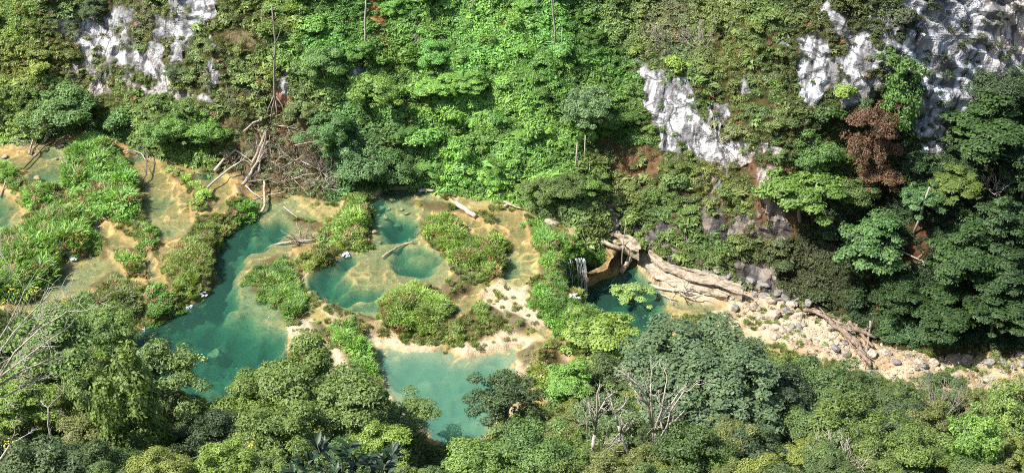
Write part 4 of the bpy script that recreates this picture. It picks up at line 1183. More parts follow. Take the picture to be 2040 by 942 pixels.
def single(name, mesh, loc, rx, rz, colour, label, cat, group):
    o = link(name, mesh, None, loc)
    o.scale = (rx, rx * random.uniform(0.85, 1.15), rz)
    o.rotation_euler = (0, 0, random.uniform(0, 6.28))
    o.color = (*[float(v) for v in np.clip(colour, 0, 1)], 1)
    return tag(o, label, cat, group)
MARKS = [(200,120,'the big white slab of the left cliff'),(380,50,'the upper white crag of the left cliff'),(385,205,'the lowest white slabs of the left cliff'),(548,150,'the dead trunk with splayed roots'),(750,60,'the orange earth track'),
 (690,155,'the little grey crag by the earth track'),(560,320,'the tangle of dead branches'),(640,128,'the grey green tree on the upper slope'),(745,185,'the yellow green domed tree'),(722,325,'the drooping grey green tree'),(1105,50,'the crooked white stem'),
 (940,20,'the pale stem at the top edge'),(1172,215,'the feathery grey tree'),(930,420,'the white fallen log'),(1235,330,'the patch of red earth'),(1330,220,'the middle white cliff'),(1420,300,'the foot of the middle white cliff'),(1432,250,'the spidery bare bush'),
 (1330,60,'the bare grey bush above the middle cliff'),(1610,130,'the first white streak of the right cliff'),(1705,110,'the second white streak of the right cliff'),(1738,275,'the rusty red tree'),(1605,385,'the tree with yellow boughs'),(1740,490,'the pale bluish tree'),
 (1955,270,'the domed dark tree'),(1905,370,'the yellow tinged tree in the bowl'),(1240,440,'the cave above the waterfall'),(1500,580,'the grey blocks by the river'),(1690,660,'the drift pile'),(30,60,'the upper left corner'),(1600,640,'the middle of the stony bed'),(1730,690,'the lower end of the drift pile'),(1640,620,'the upper end of the drift pile'),(1650,700,'the trees below the stony bed'),(1820,740,'the bend of the river bed'),(1440,560,'the upper end of the grey blocks'),(780,400,'the shore of the sunken stones pool'),(765,470,'the narrow end of the emerald pool'),(1215,470,'the orange ramp'),(1262,495,'the foot of the leaning log'),(1500,640,'the top of the huge grey green tree'),(1960,720,'the far end of the river bed'),(120,215,'the spreading tree over the left terrace'),
 (1900,700,'the narrow river bed'),(880,170,'the layered tree with a dark gap below'),(1075,385,'the bushy tree over the ochre channel'),(480,60,'the dry scrub at the top left'),(1480,150,'the scrubby top of the spur'),(1480,440,'the speckled grey rock of the spur'),
 (335,740,'the vine draped tree by the teal pool'),(262,865,'the tall vine column'),(600,745,'the olive tree between the pools'),(820,815,'the pale olive tree at the lowest pool'),(1012,800,'the dark tree by the lowest pool'),(1200,672,'the yellow green tree by the deep pool'),
 (1400,735,'the huge grey green tree'),(1304,850,'the fanned bare tree'),(1185,870,'the forked bare tree'),(1498,885,'the white flowering tree'),(1660,912,'the fan of bare branches'),(1880,800,'the big grey twiggy bush'),(1940,880,'the bright green tree near the corner'),
 (1690,835,'the domed olive tree'),(685,910,'the dark glossy shrub'),(75,905,'the dark corner tree'),(85,690,'the leafless tree at the left edge'),(500,930,'the bright domed tree at the bottom'),(1540,625,'the whitish boulder'),(2030,100,'the right edge of the cliff')]
def tone(c):
    r, g, b = c
    v = 0.3 * r + 0.6 * g + 0.1 * b; q = r / max(g, 1e-4)
    h = 'brownish' if q > 1.0 else 'olive' if q > 0.72 else 'yellow green' if q > 0.5 else 'green'
    return ('dark ' if v < 0.12 else 'pale ' if v > 0.3 else '') + h
USED = {}
def own_label(noun, c, rp, x, y):
    ms = sorted(MARKS, key=lambda m: math.hypot(m[0] - x, m[1] - y))
    sz = 'tiny' if rp < 14 else 'small' if rp < 20 else 'middling' if rp < 27 else 'large'
    for mx_, my_, nm in ms[:14]:
        dx, dy = x - mx_, y - my_
        rel = ('left of ' if dx < 0 else 'right of ') if abs(dx) > abs(dy) else ('above ' if dy < 0 else 'below ')
        if abs(dx) < 2.2 * abs(dy) and abs(dy) < 2.2 * abs(dx): rel = ('upper ' if dy < 0 else 'lower ') + ('left of ' if dx < 0 else 'right of ')
        near_ = '' if math.hypot(dx, dy) > 70 else 'close '
        near_ = '' if len(nm.split()) > 8 else near_; lab = f'{sz} {tone(c) + " " if c is not None else ""}{noun}, {near_}{rel}{nm}'
        if len(lab.split()) > 16: continue
        if lab not in USED:
            USED[lab] = 1; return lab
    return lab
# bushes that can be told apart on the valley side
BZ = [
 ('rounded lush green bush on the bright green middle of the valley side', 'bushes on the lush middle slope', lambda x, y: 640 < x < 1230),
 ('low olive bush on the dry cliffy left part of the valley side', 'bushes on the left cliff', lambda x, y: x <= 640),
 ('dull green bush on the scrubby spur right of the waterfall', 'bushes on the right spur', lambda x, y: 1230 <= x < 1600),
 ('dark green bush or sapling in the shaded bowl under the right cliff', 'bushes in the shaded bowl', lambda x, y: x >= 1600),
]
taken = [(t[2], t[3], t[4]) for t in FARTREES]
cnt = 0
r_ = random.Random(44)
for gy in range(-20, 700, 44):
    for gx in range(-20, 2080, 46):
        x = gx + r_.uniform(-22, 22); y = gy + r_.uniform(-20, 20)
        p, n = hit(x, y)
        if p is None or p.y < foot_y(p.x) + 0.8 or n.z > 0.96: continue
        if any(math.hypot(x - a, y - b) < c * 0.8 + 8 for a, b, c in taken): continue
        k = np.argmin((SPX - x) ** 2 + (SPY - y) ** 2)
        if SROCK.ravel()[k] > 0.4 or cnt >= 270: continue
        eb = min(float(sdf(np.array([x]), np.array([y]), pl)[0]) for pl, c_ in EARTH)
        if eb < 4: continue
        rp = r_.choice([13, 16, 19, 22, 26, 30]) * (1.0 if 600 < x < 1230 or x > 1600 else 0.75)
        if r_.random() < 0.2: continue
        r = rp * mpp(p)
        c = zone_colour(x, y, 1.0)[0] * r_.uniform(0.75, 1.35) * np.array([r_.uniform(0.85, 1.15), 1, r_.uniform(0.8, 1.4)])
        lab, grp = next((a, b) for a, b, f in BZ if f(x, y))
        mesh = r_.choice(CR_S + CR_SF + (CR_M[:2] + CR_MF[:2] if rp > 21 else []))
        single('bush', mesh, p + Vector((0, -r * 0.1, r * 0.35)), r, r * r_.uniform(0.65, 0.95), c, own_label('bush', c, rp, x, y), 'bush', grp)
        cnt += 1
print('bushes', cnt)
# smaller trees that fill the near bank
taken = [(t[2], t[3], t[4]) for t in NEARTREES]
cnt = 0
OPEN = [(-50,560),(130,600),(200,640),(268,700),(430,775),(480,740),(520,690),(600,680),(700,750),(760,765),(800,795),(860,870),(950,880),(960,800),(1000,740),(1060,750),(1080,800),(1110,770),(1140,720),(1225,665),(1290,610),(1430,600),(1560,690),(1750,750),(1860,735),(1960,745),(2100,800),(2100,500),(0,400)]
for gy in range(640, 1010, 46):
    for gx in range(-30, 2090, 60):
        x = gx + r_.uniform(-26, 26); y = gy + r_.uniform(-20, 20)
        p, n = hit(x, y, 2.2)
        if p is None or p.y > np.interp(p.x, nx_, ny_) - 1.5: continue
        if any(math.hypot(x - a, y - b) < c * 0.72 for a, b, c in taken): continue
        rp = r_.uniform(26, 48)
        base = lin(r_.choice([(112, 140, 64), (98, 130, 66), (130, 150, 60), (92, 118, 64), (124, 138, 72)])) * KT
        mesh = r_.choice(CR_M + CR_MF)
        r = rp * mpp(p)
        q, n2 = hit(x, y, r * 1.2)
        if q is None or q.y > np.interp(q.x, nx_, ny_) - 0.5 or sdf(np.array([x]), np.array([y]), OPEN)[0] < rp * 0.9: continue
        make_tree('small_tree', own_label('rounded tree', base, rp * 0.7, x, y), q, r * 1.2 + r * 0.5, r, r * r_.uniform(0.75, 1.0), mesh, base, 'smaller trees of the near bank')
        cnt += 1
print('small trees', cnt)

# ------------------------------------------------------------------ flowers on two trees and the near left shore
def petals(name, n, size, seed, rgb, parent, centres, spread):
    rng = np.random.default_rng(seed)
    cs = np.array(centres)[rng.integers(0, len(centres), n)] + rng.normal(size=(n, 3)) * spread
    V, F = leaf_quads(cs, rng.normal(size=(n, 3)) + [0, -0.5, 1], size, rng, 1.1)
    me = mesh_np(name, V, F, M_LEAF, False, None, {'rnd': rng.uniform(0.3, 0.7, n)})
    o = link(name, me, parent)
    o.color = (*rgb, 1); o['kind'] = 'stuff'
    return o
wt = next(v for k, v in NT_OBJ.items() if 'white blossom' in k)
petals('blossom', 520, 0.26, 5, (0.9, 0.9, 0.85), wt, [(random.uniform(-3, 3), random.uniform(-3, 3), wt.children[1].location.z + random.uniform(0.2, 2.6)) for _ in range(26)], 0.32)
for lab_, pts in (('yellow flowering creeper on the left shore trees', [(20,575),(35,580),(60,578),(48,590),(110,605),(135,612),(128,602),(70,575),(10,600),(148,622)]),
                  ('yellow flowered twig tips reaching over the teal pool', [(322,688),(330,684),(400,712),(392,706),(404,718),(316,695)]),
                  ('yellow flowers on the tree at the left bottom edge', [(10,885),(22,880),(15,895),(30,890),(500,885)])):
    p0, _ = hit(pts[0][0], pts[0][1], 5)
    cs = [at_y(a, b, p0.y + random.uniform(-0.5, 0.5)) for a, b in pts]
    e = empty('flowering_branch', p0); tag(e, lab_, 'flowers')
    rel = [tuple(c - p0) for c in cs]
    petals('blossom', 16 * len(pts), 0.17, 9, (0.9, 0.82, 0.04), e, rel, 0.22)
    rg = np.random.default_rng(3)
    V, F = tubes([(curve_pts((rg.normal() * 0.5, 0, -0.5), c, 6, 0.06, rg), np.linspace(0.07, 0.025, 6)) for c in rel], 5)
    link('twig', mesh_np('twig', V, F, M_GREYWOOD, True), e)

# ------------------------------------------------------------------ bare trees, logs and driftwood
def grow(rng, a, d, L, r, depth, out, up=0.12, split=3):
    b = a + d * L
    pts = curve_pts(a, b, 5, 0.07, rng)
    out.append((pts, np.linspace(r, r * 0.6, 5)))
    if depth == 0: return
    for k in range(split if depth > 1 else split + 1):
        t = rng.uniform(0.45, 1.0)
        s = a.lerp(b, t)
        nd = (d + Vector(rng.normal(size=3)) * 0.52 + Vector((0, 0, up))).normalized()
        grow(rng, s, nd, L * rng.uniform(0.5, 0.75), r * 0.55, depth - 1, out, up, split)
def dead_bush(name, label, cx, cy, rpx, mat, seed, stems=9, lift=0.3, cat='dead bush', thin=0.05):
    p, n = hit(cx, cy + rpx * 0.5, 0.2)
    rng = np.random.default_rng(seed)
    R = rpx * mpp(p)
    out = []
    for k in range(stems):
        az = k * 2 * math.pi / stems + rng.normal() * 0.3
        el = rng.uniform(0.35, 1.2)
        d = Vector((math.cos(az) * math.cos(el), math.sin(az) * math.cos(el) - 0.15, math.sin(el))).normalized()
        grow(rng, Vector((0, 0, -0.2)), d, R * 0.75, thin * 1.5, 2, out, 0.1, 3)
    V, F = tubes(out, 4)
    o = link(name, mesh_np(name, V, F, mat, True), None, p)
    return tag(o, label, cat)
def skeleton(name, label, y, trunk, limbs, mat, r0, seed, cat='bare tree', twigs=4, foot=True, group=None, depthjit=0.9):
    """a leafless tree standing at distance y; outline points in photo pixels, real thickness and depth"""
    rng = np.random.default_rng(seed)
    tp = [at_y(a, b, y) for a, b in trunk]
    if foot:
        g = ground_z(tp[0].x, tp[0].y)
        if g.z < tp[0].z: tp = [Vector((tp[0].x, tp[0].y, g.z - 0.3))] + tp
    base = tp[0].copy()
    e = empty(name, base); tag(e, label, cat, group)
    V, F = tubes([([p - base for p in tp], np.linspace(r0, r0 * 0.55, len(tp)))], 8, 0.03, seed)
    link('trunk', mesh_np('trunk', V, F, mat, True), e)
    for lb in limbs:
        n = len(lb); dj = rng.normal() * depthjit
        lp = []
        for i, (a, b) in enumerate(lb):
            q = at_y(a, b, y)
            lp.append(at_y(a, b, y + dj * i / max(1, n - 1)) - base)
        paths = [(lp, np.linspace(r0 * 0.5, r0 * 0.16, n))]
        for k in range(twigs):
            i = rng.integers(1, n) if n > 1 else 0
            s = lp[i - 1].lerp(lp[i], rng.uniform(0.2, 1))
            d = (lp[i] - lp[i - 1]).normalized()
            d = (d + Vector(rng.normal(size=3)) * 0.55).normalized()
            sub = []
            grow(rng, s, d, (lp[-1] - lp[0]).length * rng.uniform(0.22, 0.42), r0 * 0.17, 1, sub, 0.1, 3)
            paths += sub
        V, F = tubes(paths, 5)
        link('limb', mesh_np('limb', V, F, mat, True), e)
    return e
skeleton('bare_tree', 'tall pale leafless tree with fanned branches in front of the huge grey green tree', 112, [(1297,975),(1296,942),(1303,887),(1304,861)],
 [[(1304,861),(1290,803),(1276,771),(1263,760)],[(1302,850),(1298,815),(1297,790),(1296,763)],[(1304,861),(1307,847),(1318,818),(1327,763)],[(1310,845),(1316,832),(1338,803),(1358,774)],[(1303,887),(1309,883),(1330,847),(1336,818),(1363,778)],[(1330,847),(1345,838),(1363,818)],[(1290,803),(1272,790),(1262,772)]], M_PALE, 0.36, 1)
skeleton('bare_tree', 'pale leafless tree whose trunk forks low, left of the tall fanned bare tree', 110, [(1180,975),(1180,942),(1178,909),(1185,865)],
 [[(1185,865),(1190,825),(1190,782),(1196,765)],[(1181,921),(1203,898),(1236,861),(1250,841)],[(1187,850),(1178,830),(1172,800)],[(1190,825),(1200,808),(1210,790)],[(1236,861),(1240,840),(1236,825)]], M_PALE, 0.32, 2)
skeleton('bare_tree', 'slim leaning pale leafless trunk between the two taller bare trees', 110.5, [(1282,975),(1272,942),(1243,883),(1232,847)],
 [[(1232,847),(1223,818),(1216,795)],[(1227,823),(1243,807),(1252,790)],[(1243,883),(1230,875),(1222,872)],[(1238,866),(1255,850),(1262,838)]], M_PALE, 0.24, 3)
skeleton('bare_tree', 'thin grey leafless sapling beside the forked pale tree', 114, [(1172,905),(1170,854),(1167,820)],
 [[(1167,820),(1166,800),(1172,778)],[(1168,835),(1155,812),(1150,795)],[(1170,850),(1182,838),(1190,830)],[(1169,842),(1145,850),(1125,842)]], M_GREYWOOD, 0.11, 4)
skeleton('bare_tree', 'large leafless tree sweeping long pale branches in from the left edge', 108, [(-60,860),(-40,800),(0,765)],
 [[(-40,800),(0,750),(60,705),(105,672),(140,650)],[(0,765),(50,735),(110,712),(112,700)],[(-40,790),(0,700),(25,665),(60,625),(95,590),(105,575)],[(-45,780),(-10,690),(20,640),(40,600),(50,575)],[(0,750),(30,700),(85,650),(120,630),(140,615)],[(-30,790),(10,790),(60,760),(100,745)],[(60,705),(80,690),(120,690)]], M_PALE, 0.22, 5, twigs=7)
skeleton('bare_tree', 'short pale dead fork sticking up from the dark hollow at the lower left', 106, [(96,845),(97,830),(96,812)],
 [[(96,812),(105,800),(118,790)],[(96,812),(86,805),(80,797)],[(118,790),(125,780),(110,765)],[(97,822),(112,820),(125,822)]], M_PALE, 0.13, 6)
skeleton('bare_tree', 'pale leafless branches low in the bottom left corner', 100, [(-20,960),(0,915),(20,885)],
 [[(20,885),(30,860),(25,840)],[(0,915),(40,900),(90,892),(110,880)],[(0,920),(20,935),(50,935)],[(20,885),(45,870),(60,862)]], M_PALE, 0.16, 7)
dead_bush('dead_bush', 'wide fan of bare tan branches at the bottom right', 1660, 912, 85, M_PALE, 21, 15, thin=0.06)
dead_bush('dead_bush', 'large grey twiggy bush on the near bank at the right', 1880, 800, 78, M_GREYWOOD, 22, 16, thin=0.055)
dead_bush('dead_bush', 'pale grey twiggy bush at the gravel edge on the far right', 1955, 775, 48, M_PALE, 23, 12, thin=0.04)
dead_bush('dead_bush', 'leafless silver tree in the shaded bowl below the domed dark tree', 1975, 355, 46, M_PALE, 24, 9, thin=0.05)
dead_bush('dead_bush', 'spidery grey bare bush hanging from the cliff beside the middle white rock', 1432, 250, 52, M_PALE, 25, 11, thin=0.05)
dead_bush('dead_bush', 'bare grey bush high above the middle white rock', 1330, 58, 58, M_GREYWOOD, 26, 12, thin=0.05)
dead_bush('dead_bush', 'bare shrub with drooping twigs right of the middle cliff top', 1400, 70, 44, M_PALE, 27, 9, thin=0.04)
dead_bush('dead_bush', 'bare pale shrub at the lower left end of the left cliff', 70, 265, 40, M_PALE, 28, 9, thin=0.045)
dead_bush('dead_bush', 'grey twig tangle under the fan of dead branches', 600, 300, 52, M_GREYWOOD, 29, 14, thin=0.05)
dead_bush('dead_bush', 'pale twig tangle right of the dead branch fan', 640, 345, 44, M_PALE, 30, 12, thin=0.045)
for i_, (a_, b_, r__) in enumerate([(470, 300, 30), (520, 280, 34), (560, 345, 36), (500, 345, 30), (585, 265, 32), (630, 310, 30), (545, 305, 34), (660, 360, 28)]):
    dead_bush('dead_bush', own_label('grey tangle of dead twigs', None, r__ * 0.7, a_, b_), a_, b_, r__, M_GREYWOOD if i_ % 2 else M_DRIFT, 60 + i_, 10, thin=0.035)
dead_bush('dead_bush', 'bare bush on the scree above the white slabs', 290, 30, 50, M_GREYWOOD, 31, 9, thin=0.04)
dead_bush('dead_bush', 'twiggy bare shrub among the olive scrub of the left cliff', 470, 190, 40, M_GREYWOOD, 32, 9, thin=0.04)
dead_bush('dead_bush', 'small silver twigs at the shore of the big teal pool', 468, 745, 22, M_PALE, 33, 9, thin=0.03)
dead_bush('dead_bush', 'brush pile lying in the shallow end of the teal pool', 600, 462, 34, M_DRIFT, 34, 7, thin=0.05, cat='driftwood')
dead_bush('dead_bush', 'dark bare bush on the lush slope in a hollow', 835, 75, 26, M_PALE, 35, 7, thin=0.04)
dead_bush('dead_bush', 'bare bush with grey twigs left of the rusty trees', 1640, 215, 34, M_GREYWOOD, 36, 8, thin=0.035)

def log(name, label, pts, r, mat, seed, h0=0.15, h1=0.15, taper=0.6, cat='log', group=None, sides=8, onz=None, branches=0):
    """log lying along ground points under photo pixels"""
    rng = np.random.default_rng(seed)
    P = []
    for i, q in enumerate(pts):
        t = i / (len(pts) - 1)
        h = q[2] if len(q) > 2 else h0 + (h1 - h0) * t
        p, n = hit(q[0], q[1], h)
        P.append(p + Vector((0, 0, h)))
    fine = []
    for i in range(len(P) - 1):
        for k in range(3): fine.append(P[i].lerp(P[i + 1], k / 3) + Vector(rng.normal(size=3)) * r * 0.22)
    fine.append(P[-1])
    base = fine[0].copy()
    rel = [p - base for p in fine]
    paths = [(rel, np.linspace(r, r * taper, len(rel)))]
    for b in range(branches):
        i = rng.integers(len(rel) // 2, len(rel)); d = (rel[-1] - rel[0]).normalized()
        d = (d + Vector(rng.normal(size=3)) * 0.7 + Vector((0, 0, 0.3))).normalized()
        grow(rng, rel[i], d, (rel[-1] - rel[0]).length * 0.3, r * 0.4, 1, paths, 0.1, 2)
    V, F = tubes(paths, sides, 0.06, seed)
    o = link(name, mesh_np(name, V, F, mat, True), None, base)
    return tag(o, label, cat, group)
log('fallen_log', 'pale barkless log lying between the reed island and the lush slope', [(908,405),(928,418),(948,431)], 0.42, M_PALE, 1, 0.5, 0.4, 0.85)
log('fallen_log', 'short pale log at the foot of the slope above the sunken stones', [(836,382),(848,378),(864,380)], 0.28, M_PALE, 2, 0.4, 0.4)
log('fallen_log', 'dark broken log at the head of the ochre channel', [(1004,410),(1020,404),(1036,408)], 0.22, M_DRIFT, 3, 0.4, 0.3)
log('fallen_log', 'second dark log crossing at the head of the ochre channel', [(1006,402),(1022,410),(1040,416)], 0.18, M_DRIFT, 4, 0.5, 0.3)
log('sunken_branch', 'crooked brown branch lying across the emerald pool', [(762,512),(785,496),(800,488),(828,480)], 0.16, M_DRIFT, 5, 0.35, 0.45, 0.5, 'branch')
log('fallen_branch', 'long smooth pale branch on the ochre shelf of the teal pool', [(532,494),(560,484),(600,480),(625,478),(643,470)], 0.2, M_PALE, 6, 0.35, 0.45, 0.4, 'branch')
log('fallen_branch', 'grey branched driftwood behind the smooth pale branch', [(548,478),(575,470),(600,476),(625,474)], 0.12, M_GREYWOOD, 7, 0.4, 0.5, 0.4, 'branch', branches=6)
log('fallen_log', 'hooked log dipping into the upper end of the teal pool', [(510,426),(520,422),(528,410),(527,385),(526,360)], 0.24, M_DRIFT, 8, 0.2, 1.4, 0.7)
log('fallen_branch', 'long pale branch bridging the tan pool to the dead branch pile', [(398,388),(420,368),(455,338),(480,322)], 0.2, M_PALE, 9, 0.4, 1.6, 0.6, 'branch', branches=2)
log('fallen_branch', 'thick forked branch end pointing left out of the dead branch pile', [(428,340),(445,318),(470,298)], 0.26, M_PALE, 10, 0.6, 1.2, 0.6, 'branch', branches=2)
log('fallen_branch', 'curved branch above the dead pile reaching left from the dead trunk', [(486,262),(505,245),(530,234),(548,226)], 0.16, M_PALE, 11, 1.0, 1.2, 0.8, 'branch')
log('dead_tree', 'thickest pale trunk of the dead pile running down to the water', [(484,368),(500,345),(515,318),(526,285)], 0.28, M_PALE, 12, 0.6, 1.8, 0.7, 'trunk', branches=3)
log('dead_tree', 'second trunk of the dead pile, close beside the thickest one', [(500,330),(512,305),(522,280),(528,262)], 0.24, M_DRIFT, 13, 1.0, 2.0, 0.7, 'trunk', branches=2)
log('fallen_branch', 'horizontal branch across the foot of the dead pile', [(484,364),(510,361),(535,358),(552,366)], 0.17, M_PALE, 14, 0.6, 0.7, 0.6, 'branch', branches=2)
log('fallen_branch', 'thin bent branch from the dead pile over the reeds', [(488,368),(505,385),(520,395),(528,402)], 0.12, M_PALE, 15, 0.7, 0.6, 0.6, 'branch')
log('fallen_branch', 'upright pale branch in the middle of the dead pile', [(515,345),(518,322),(524,300)], 0.15, M_PALE, 16, 0.8, 2.2, 0.6, 'branch', branches=3)
for i, (a, b) in enumerate([((560,335),(640,300)),((575,360),(635,345)),((540,320),(600,372)),((620,372),(660,330)),((585,290),(650,285)),((470,300),(520,340)),((560,300),(600,340)),((600,320),(662,360)),((500,400),(560,385)),((545,250),(600,262))]):
    log('dead_branch', own_label('bleached dead branch', None, 12 + 7 * (i % 3), *a), [a, ((a[0]+b[0])/2, (a[1]+b[1])/2 - 4), b], 0.10 + 0.02 * (i % 3), M_PALE if i % 2 else M_DRIFT, 40 + i, 0.8, 1.0, 0.4, 'branch', 'dead branches in the tangle', 6, branches=3)
log('leaning_log', 'thick pale log leaning from the rock ledge into the pool below the waterfall', [(1238,544,0.3),(1250,520,1.2),(1263,494,1.6)], 0.42, M_DRIFT, 60, taper=0.9)
log('fallen_log', 'long log lying down the orange ramp towards the leaning log', [(1196,478,0.6),(1225,492,0.7),(1262,512,0.8)], 0.32, M_DRIFT, 61, taper=0.8)
log('driftwood', 'bleached root driftwood on the cream ledge by the deep pool', [(1292,566),(1320,574),(1352,580),(1368,592)], 0.24, M_PALE, 62, 0.4, 0.3, 0.7, 'driftwood', branches=5)
log('driftwood', 'second bleached branch below the root driftwood', [(1300,582),(1325,590),(1348,598)], 0.16, M_PALE, 63, 0.35, 0.3, 0.6, 'driftwood', branches=2)
log('thin_pole', 'thin dead stem standing in the pool beside the leaning log', [(1238,545,0.2),(1240,500,3.4),(1247,436,6.5)], 0.09, M_PALE, 64, taper=0.5, cat='dead stem')
PILE = [((1625,622),(1660,640)),((1640,628),(1698,668)),((1655,640),(1712,690)),((1668,640),(1730,668)),((1680,655),(1722,705)),((1700,672),(1732,722)),((1735,640),(1726,700)),((1690,640),(1740,690)),((1712,700),(1735,728)),((1650,655),(1690,650)),((1600,618),(1640,622)),((1700,655),(1745,672))]
for i, (a, b) in enumerate(PILE):
    log('drift_log', own_label('weathered log', None, 12 + 7 * (i % 3), *a), [a, ((a[0]+b[0])/2, (a[1]+b[1])/2), b], 0.2 + 0.07 * (i % 3), M_OLDWOOD if i % 3 else M_GREYWOOD, 70 + i, 0.5 + 0.3 * (i % 3), 0.5, 0.7, 'log', 'logs of the drift pile', branches=i % 2)
for i in range(12):
    a = 1640 + i * 8 + random.uniform(-6, 6); b = 628 + i * 7.2 + random.uniform(-8, 8); dx = random.uniform(25, 50); dy = random.uniform(8, 45)
    log('drift_log', own_label('thin weathered branch', None, 16, a, b), [(a - dx / 2, b - dy / 2), (a, b), (a + dx / 2, b + dy / 2)], 0.1, M_OLDWOOD, 170 + i, 0.5, 0.8, 0.5, 'branch', 'logs of the drift pile', branches=1)
log('fallen_branch', 'dark branch in the shallow pool at the far left edge', [(0,392),(8,372),(14,352)], 0.14, M_DRIFT, 90, 0.3, 0.4, 0.7, 'branch')
log('fallen_branch', 'brown forked branch dipping into the upper left pool', [(58,306),(64,285),(72,262),(92,240)], 0.18, M_DRIFT, 91, 0.3, 1.6, 0.7, 'branch', branches=3)
log('fallen_branch', 'dark branch along the rim of the upper left pool', [(48,335),(66,316),(90,290),(112,278)], 0.15, M_DARKBARK, 92, 0.4, 0.6, 0.6, 'branch', branches=3)
log('fallen_branch', 'crooked dark branch standing at the head of the long tan pool', [(270,372),(284,362),(292,345),(292,318),(290,290)], 0.13, M_DARKBARK, 93, 0.2, 1.8, 0.6, 'branch', branches=3)
log('fallen_branch', 'pale branch over the little dark pool at the top of the long tan pool', [(245,302),(265,300),(282,306),(290,318)], 0.13, M_PALE, 94, 0.6, 0.5, 0.6, 'branch', branches=2)
log('fallen_branch', 'thin pale branch on the ochre shelf left of the reeds', [(565,412),(580,424),(594,434)], 0.09, M_PALE, 95, 0.4, 0.4, 0.6, 'branch')
log('fallen_log', 'pale branches lying in the shaded bowl beneath the bluish tree', [(1790,498),(1812,508),(1832,518)], 0.14, M_PALE, 96, 0.8, 0.8, 0.6, branches=2)

# standing bare trunks on the slope: (pixels of the stem from the foot up)
def pole(label, pts, r, seed, mat=M_PALE, limbs=()):
    p, n = hit(*pts[0])
    rng = np.random.default_rng(seed)
    P = [at_y(a, b, p.y - 0.2) for a, b in pts]
    P[0] = p - Vector((0, 0, 0.3))
    base = P[0].copy(); rel = [q - base for q in P]
    e = empty('bare_tree', base); tag(e, label, 'bare tree')
    V, F = tubes([(rel, np.linspace(r, r * 0.5, len(rel)))], 7, 0.04, seed)
    link('trunk', mesh_np('trunk', V, F, mat, True), e)
    for lb in limbs:
        q = [at_y(a, b, p.y - 0.2 - 0.4 * i) - base for i, (a, b) in enumerate(lb)]
        V, F = tubes([(q, np.linspace(r * 0.45, r * 0.2, len(q)))], 5)
        link('root' if lb[-1][1] > pts[0][1] - 4 else 'limb', mesh_np('limb', V, F, mat, True), e)
pole('tall grey dead trunk with splayed roots above the tangle of dead branches', [(548,218),(547,190),(546,140),(549,90),(545,45),(541,10)], 0.21, 1, M_GREYWOOD,
     [[(546,190),(535,215),(526,248)],[(547,195),(541,220),(538,252)],[(548,198),(552,225),(550,256)],[(549,190),(562,210),(568,235),(574,262)],[(546,120),(536,100),(530,80)],[(547,90),(556,70),(560,55)]])
pole('slim pale trunk standing left of the orange earth track', [(727,102),(728,70),(727,40),(729,10),(728,-30)], 0.2, 2)
pole('thin white stem at the top edge right of the earth track', [(786,40),(785,20),(784,-20)], 0.11, 3)
pole('crooked white stem on the lush slope with a dark hollow behind', [(1107,92),(1106,60),(1102,30),(1100,5),(1098,-20)], 0.17, 4)
pole('second shorter stem right of the crooked white one', [(1120,100),(1119,75),(1120,55)], 0.1, 5)
pole('thick grey trunk cut by the top edge', [(1072,18),(1071,0),(1070,-30)], 0.35, 6, M_GREYWOOD)
pole('pale stem with side branch at the top edge of the green slope', [(945,32),(942,10),(938,-20)], 0.16, 7)
pole('white lower trunk of the feathery tree', [(1146,348),(1148,320),(1150,285)], 0.16, 8)
pole('white slim trunk right of the feathery tree trunk', [(1164,330),(1165,300),(1166,270)], 0.14, 9)
pole('short pale snag below the feathery tree', [(1173,362),(1174,345),(1175,328)], 0.12, 10)
pole('pale leaning trunk in the shaded bowl', [(1818,468),(1830,440),(1842,400),(1852,372)], 0.2, 11)
pole('short grey snag in the tree gap left of the fanned bare tree', [(1229,778),(1229,765),(1228,748)], 0.22, 12, M_GREYWOOD)
pole('dark leaning stem where the woods meet the drift pile', [(1733,665),(1738,645),(1741,630)], 0.16, 13, M_DARKBARK)

# ------------------------------------------------------------------ stones
def rock_mesh(name, seed, mat, flat=0.65, sub=2):
    import bmesh
    bm = bmesh.new(); bmesh.ops.create_icosphere(bm, subdivisions=sub, radius=1.0)
    V = np.array([tuple(v.co) for v in bm.verts])
    F = np.array([[v.index for v in f.verts] for f in bm.faces]); bm.free()
    rng = np.random.default_rng(seed)
    for k in range(9):        # cut flat facets
        n = sph(1, rng)[0]; d = rng.uniform(0.55, 0.85)
        ex = np.maximum(V @ n - d, 0)[:, None]; V = V - ex * n
    V = V * (1 + 0.12 * fbm(V[:, 0] + seed, V[:, 1], V[:, 2], 0.7, 3, seed)[:, None])
    V = V * np.array([1, rng.uniform(0.65, 1.0), flat * rng.uniform(0.8, 1.2)])
    return mesh_np(name, V, F, mat, False)
RK = [rock_mesh('stone', 500 + i, M_STONE) for i in range(6)]
RKG = [rock_mesh('grey_stone', 510 + i, M_GREYSTONE) for i in range(4)]
RKA = [rock_mesh('sunken_stone', 520 + i, M_ALGAE) for i in range(4)]
def stone(mesh, px_, py_, r, label, group=None, sink=0.25, cat='rock', sc=(1, 1, 1)):
    p, n = hit(px_, py_, r * 0.4)
    if p is None: return
    if group: label = own_label(label, None, r / mpp(p) * 2.2, px_, py_)
    o = link('rock', mesh, None, p + Vector((0, 0, r * (0.4 - sink))))
    o.scale = (r * sc[0], r * sc[1], r * sc[2]); o.rotation_euler = (random.uniform(-0.3, 0.3), random.uniform(-0.3, 0.3), random.uniform(0, 6.28))
    return tag(o, label, cat, group)
RB = np.array([(1420,560),(1500,582),(1560,598),(1620,615),(1700,655),(1760,690),(1850,712),(2040,700),(2040,735),(1960,770),(1850,760),(1760,745),(1690,745),(1600,700),(1520,660),(1470,620)], float)
r_ = random.Random(77); n_ = 0
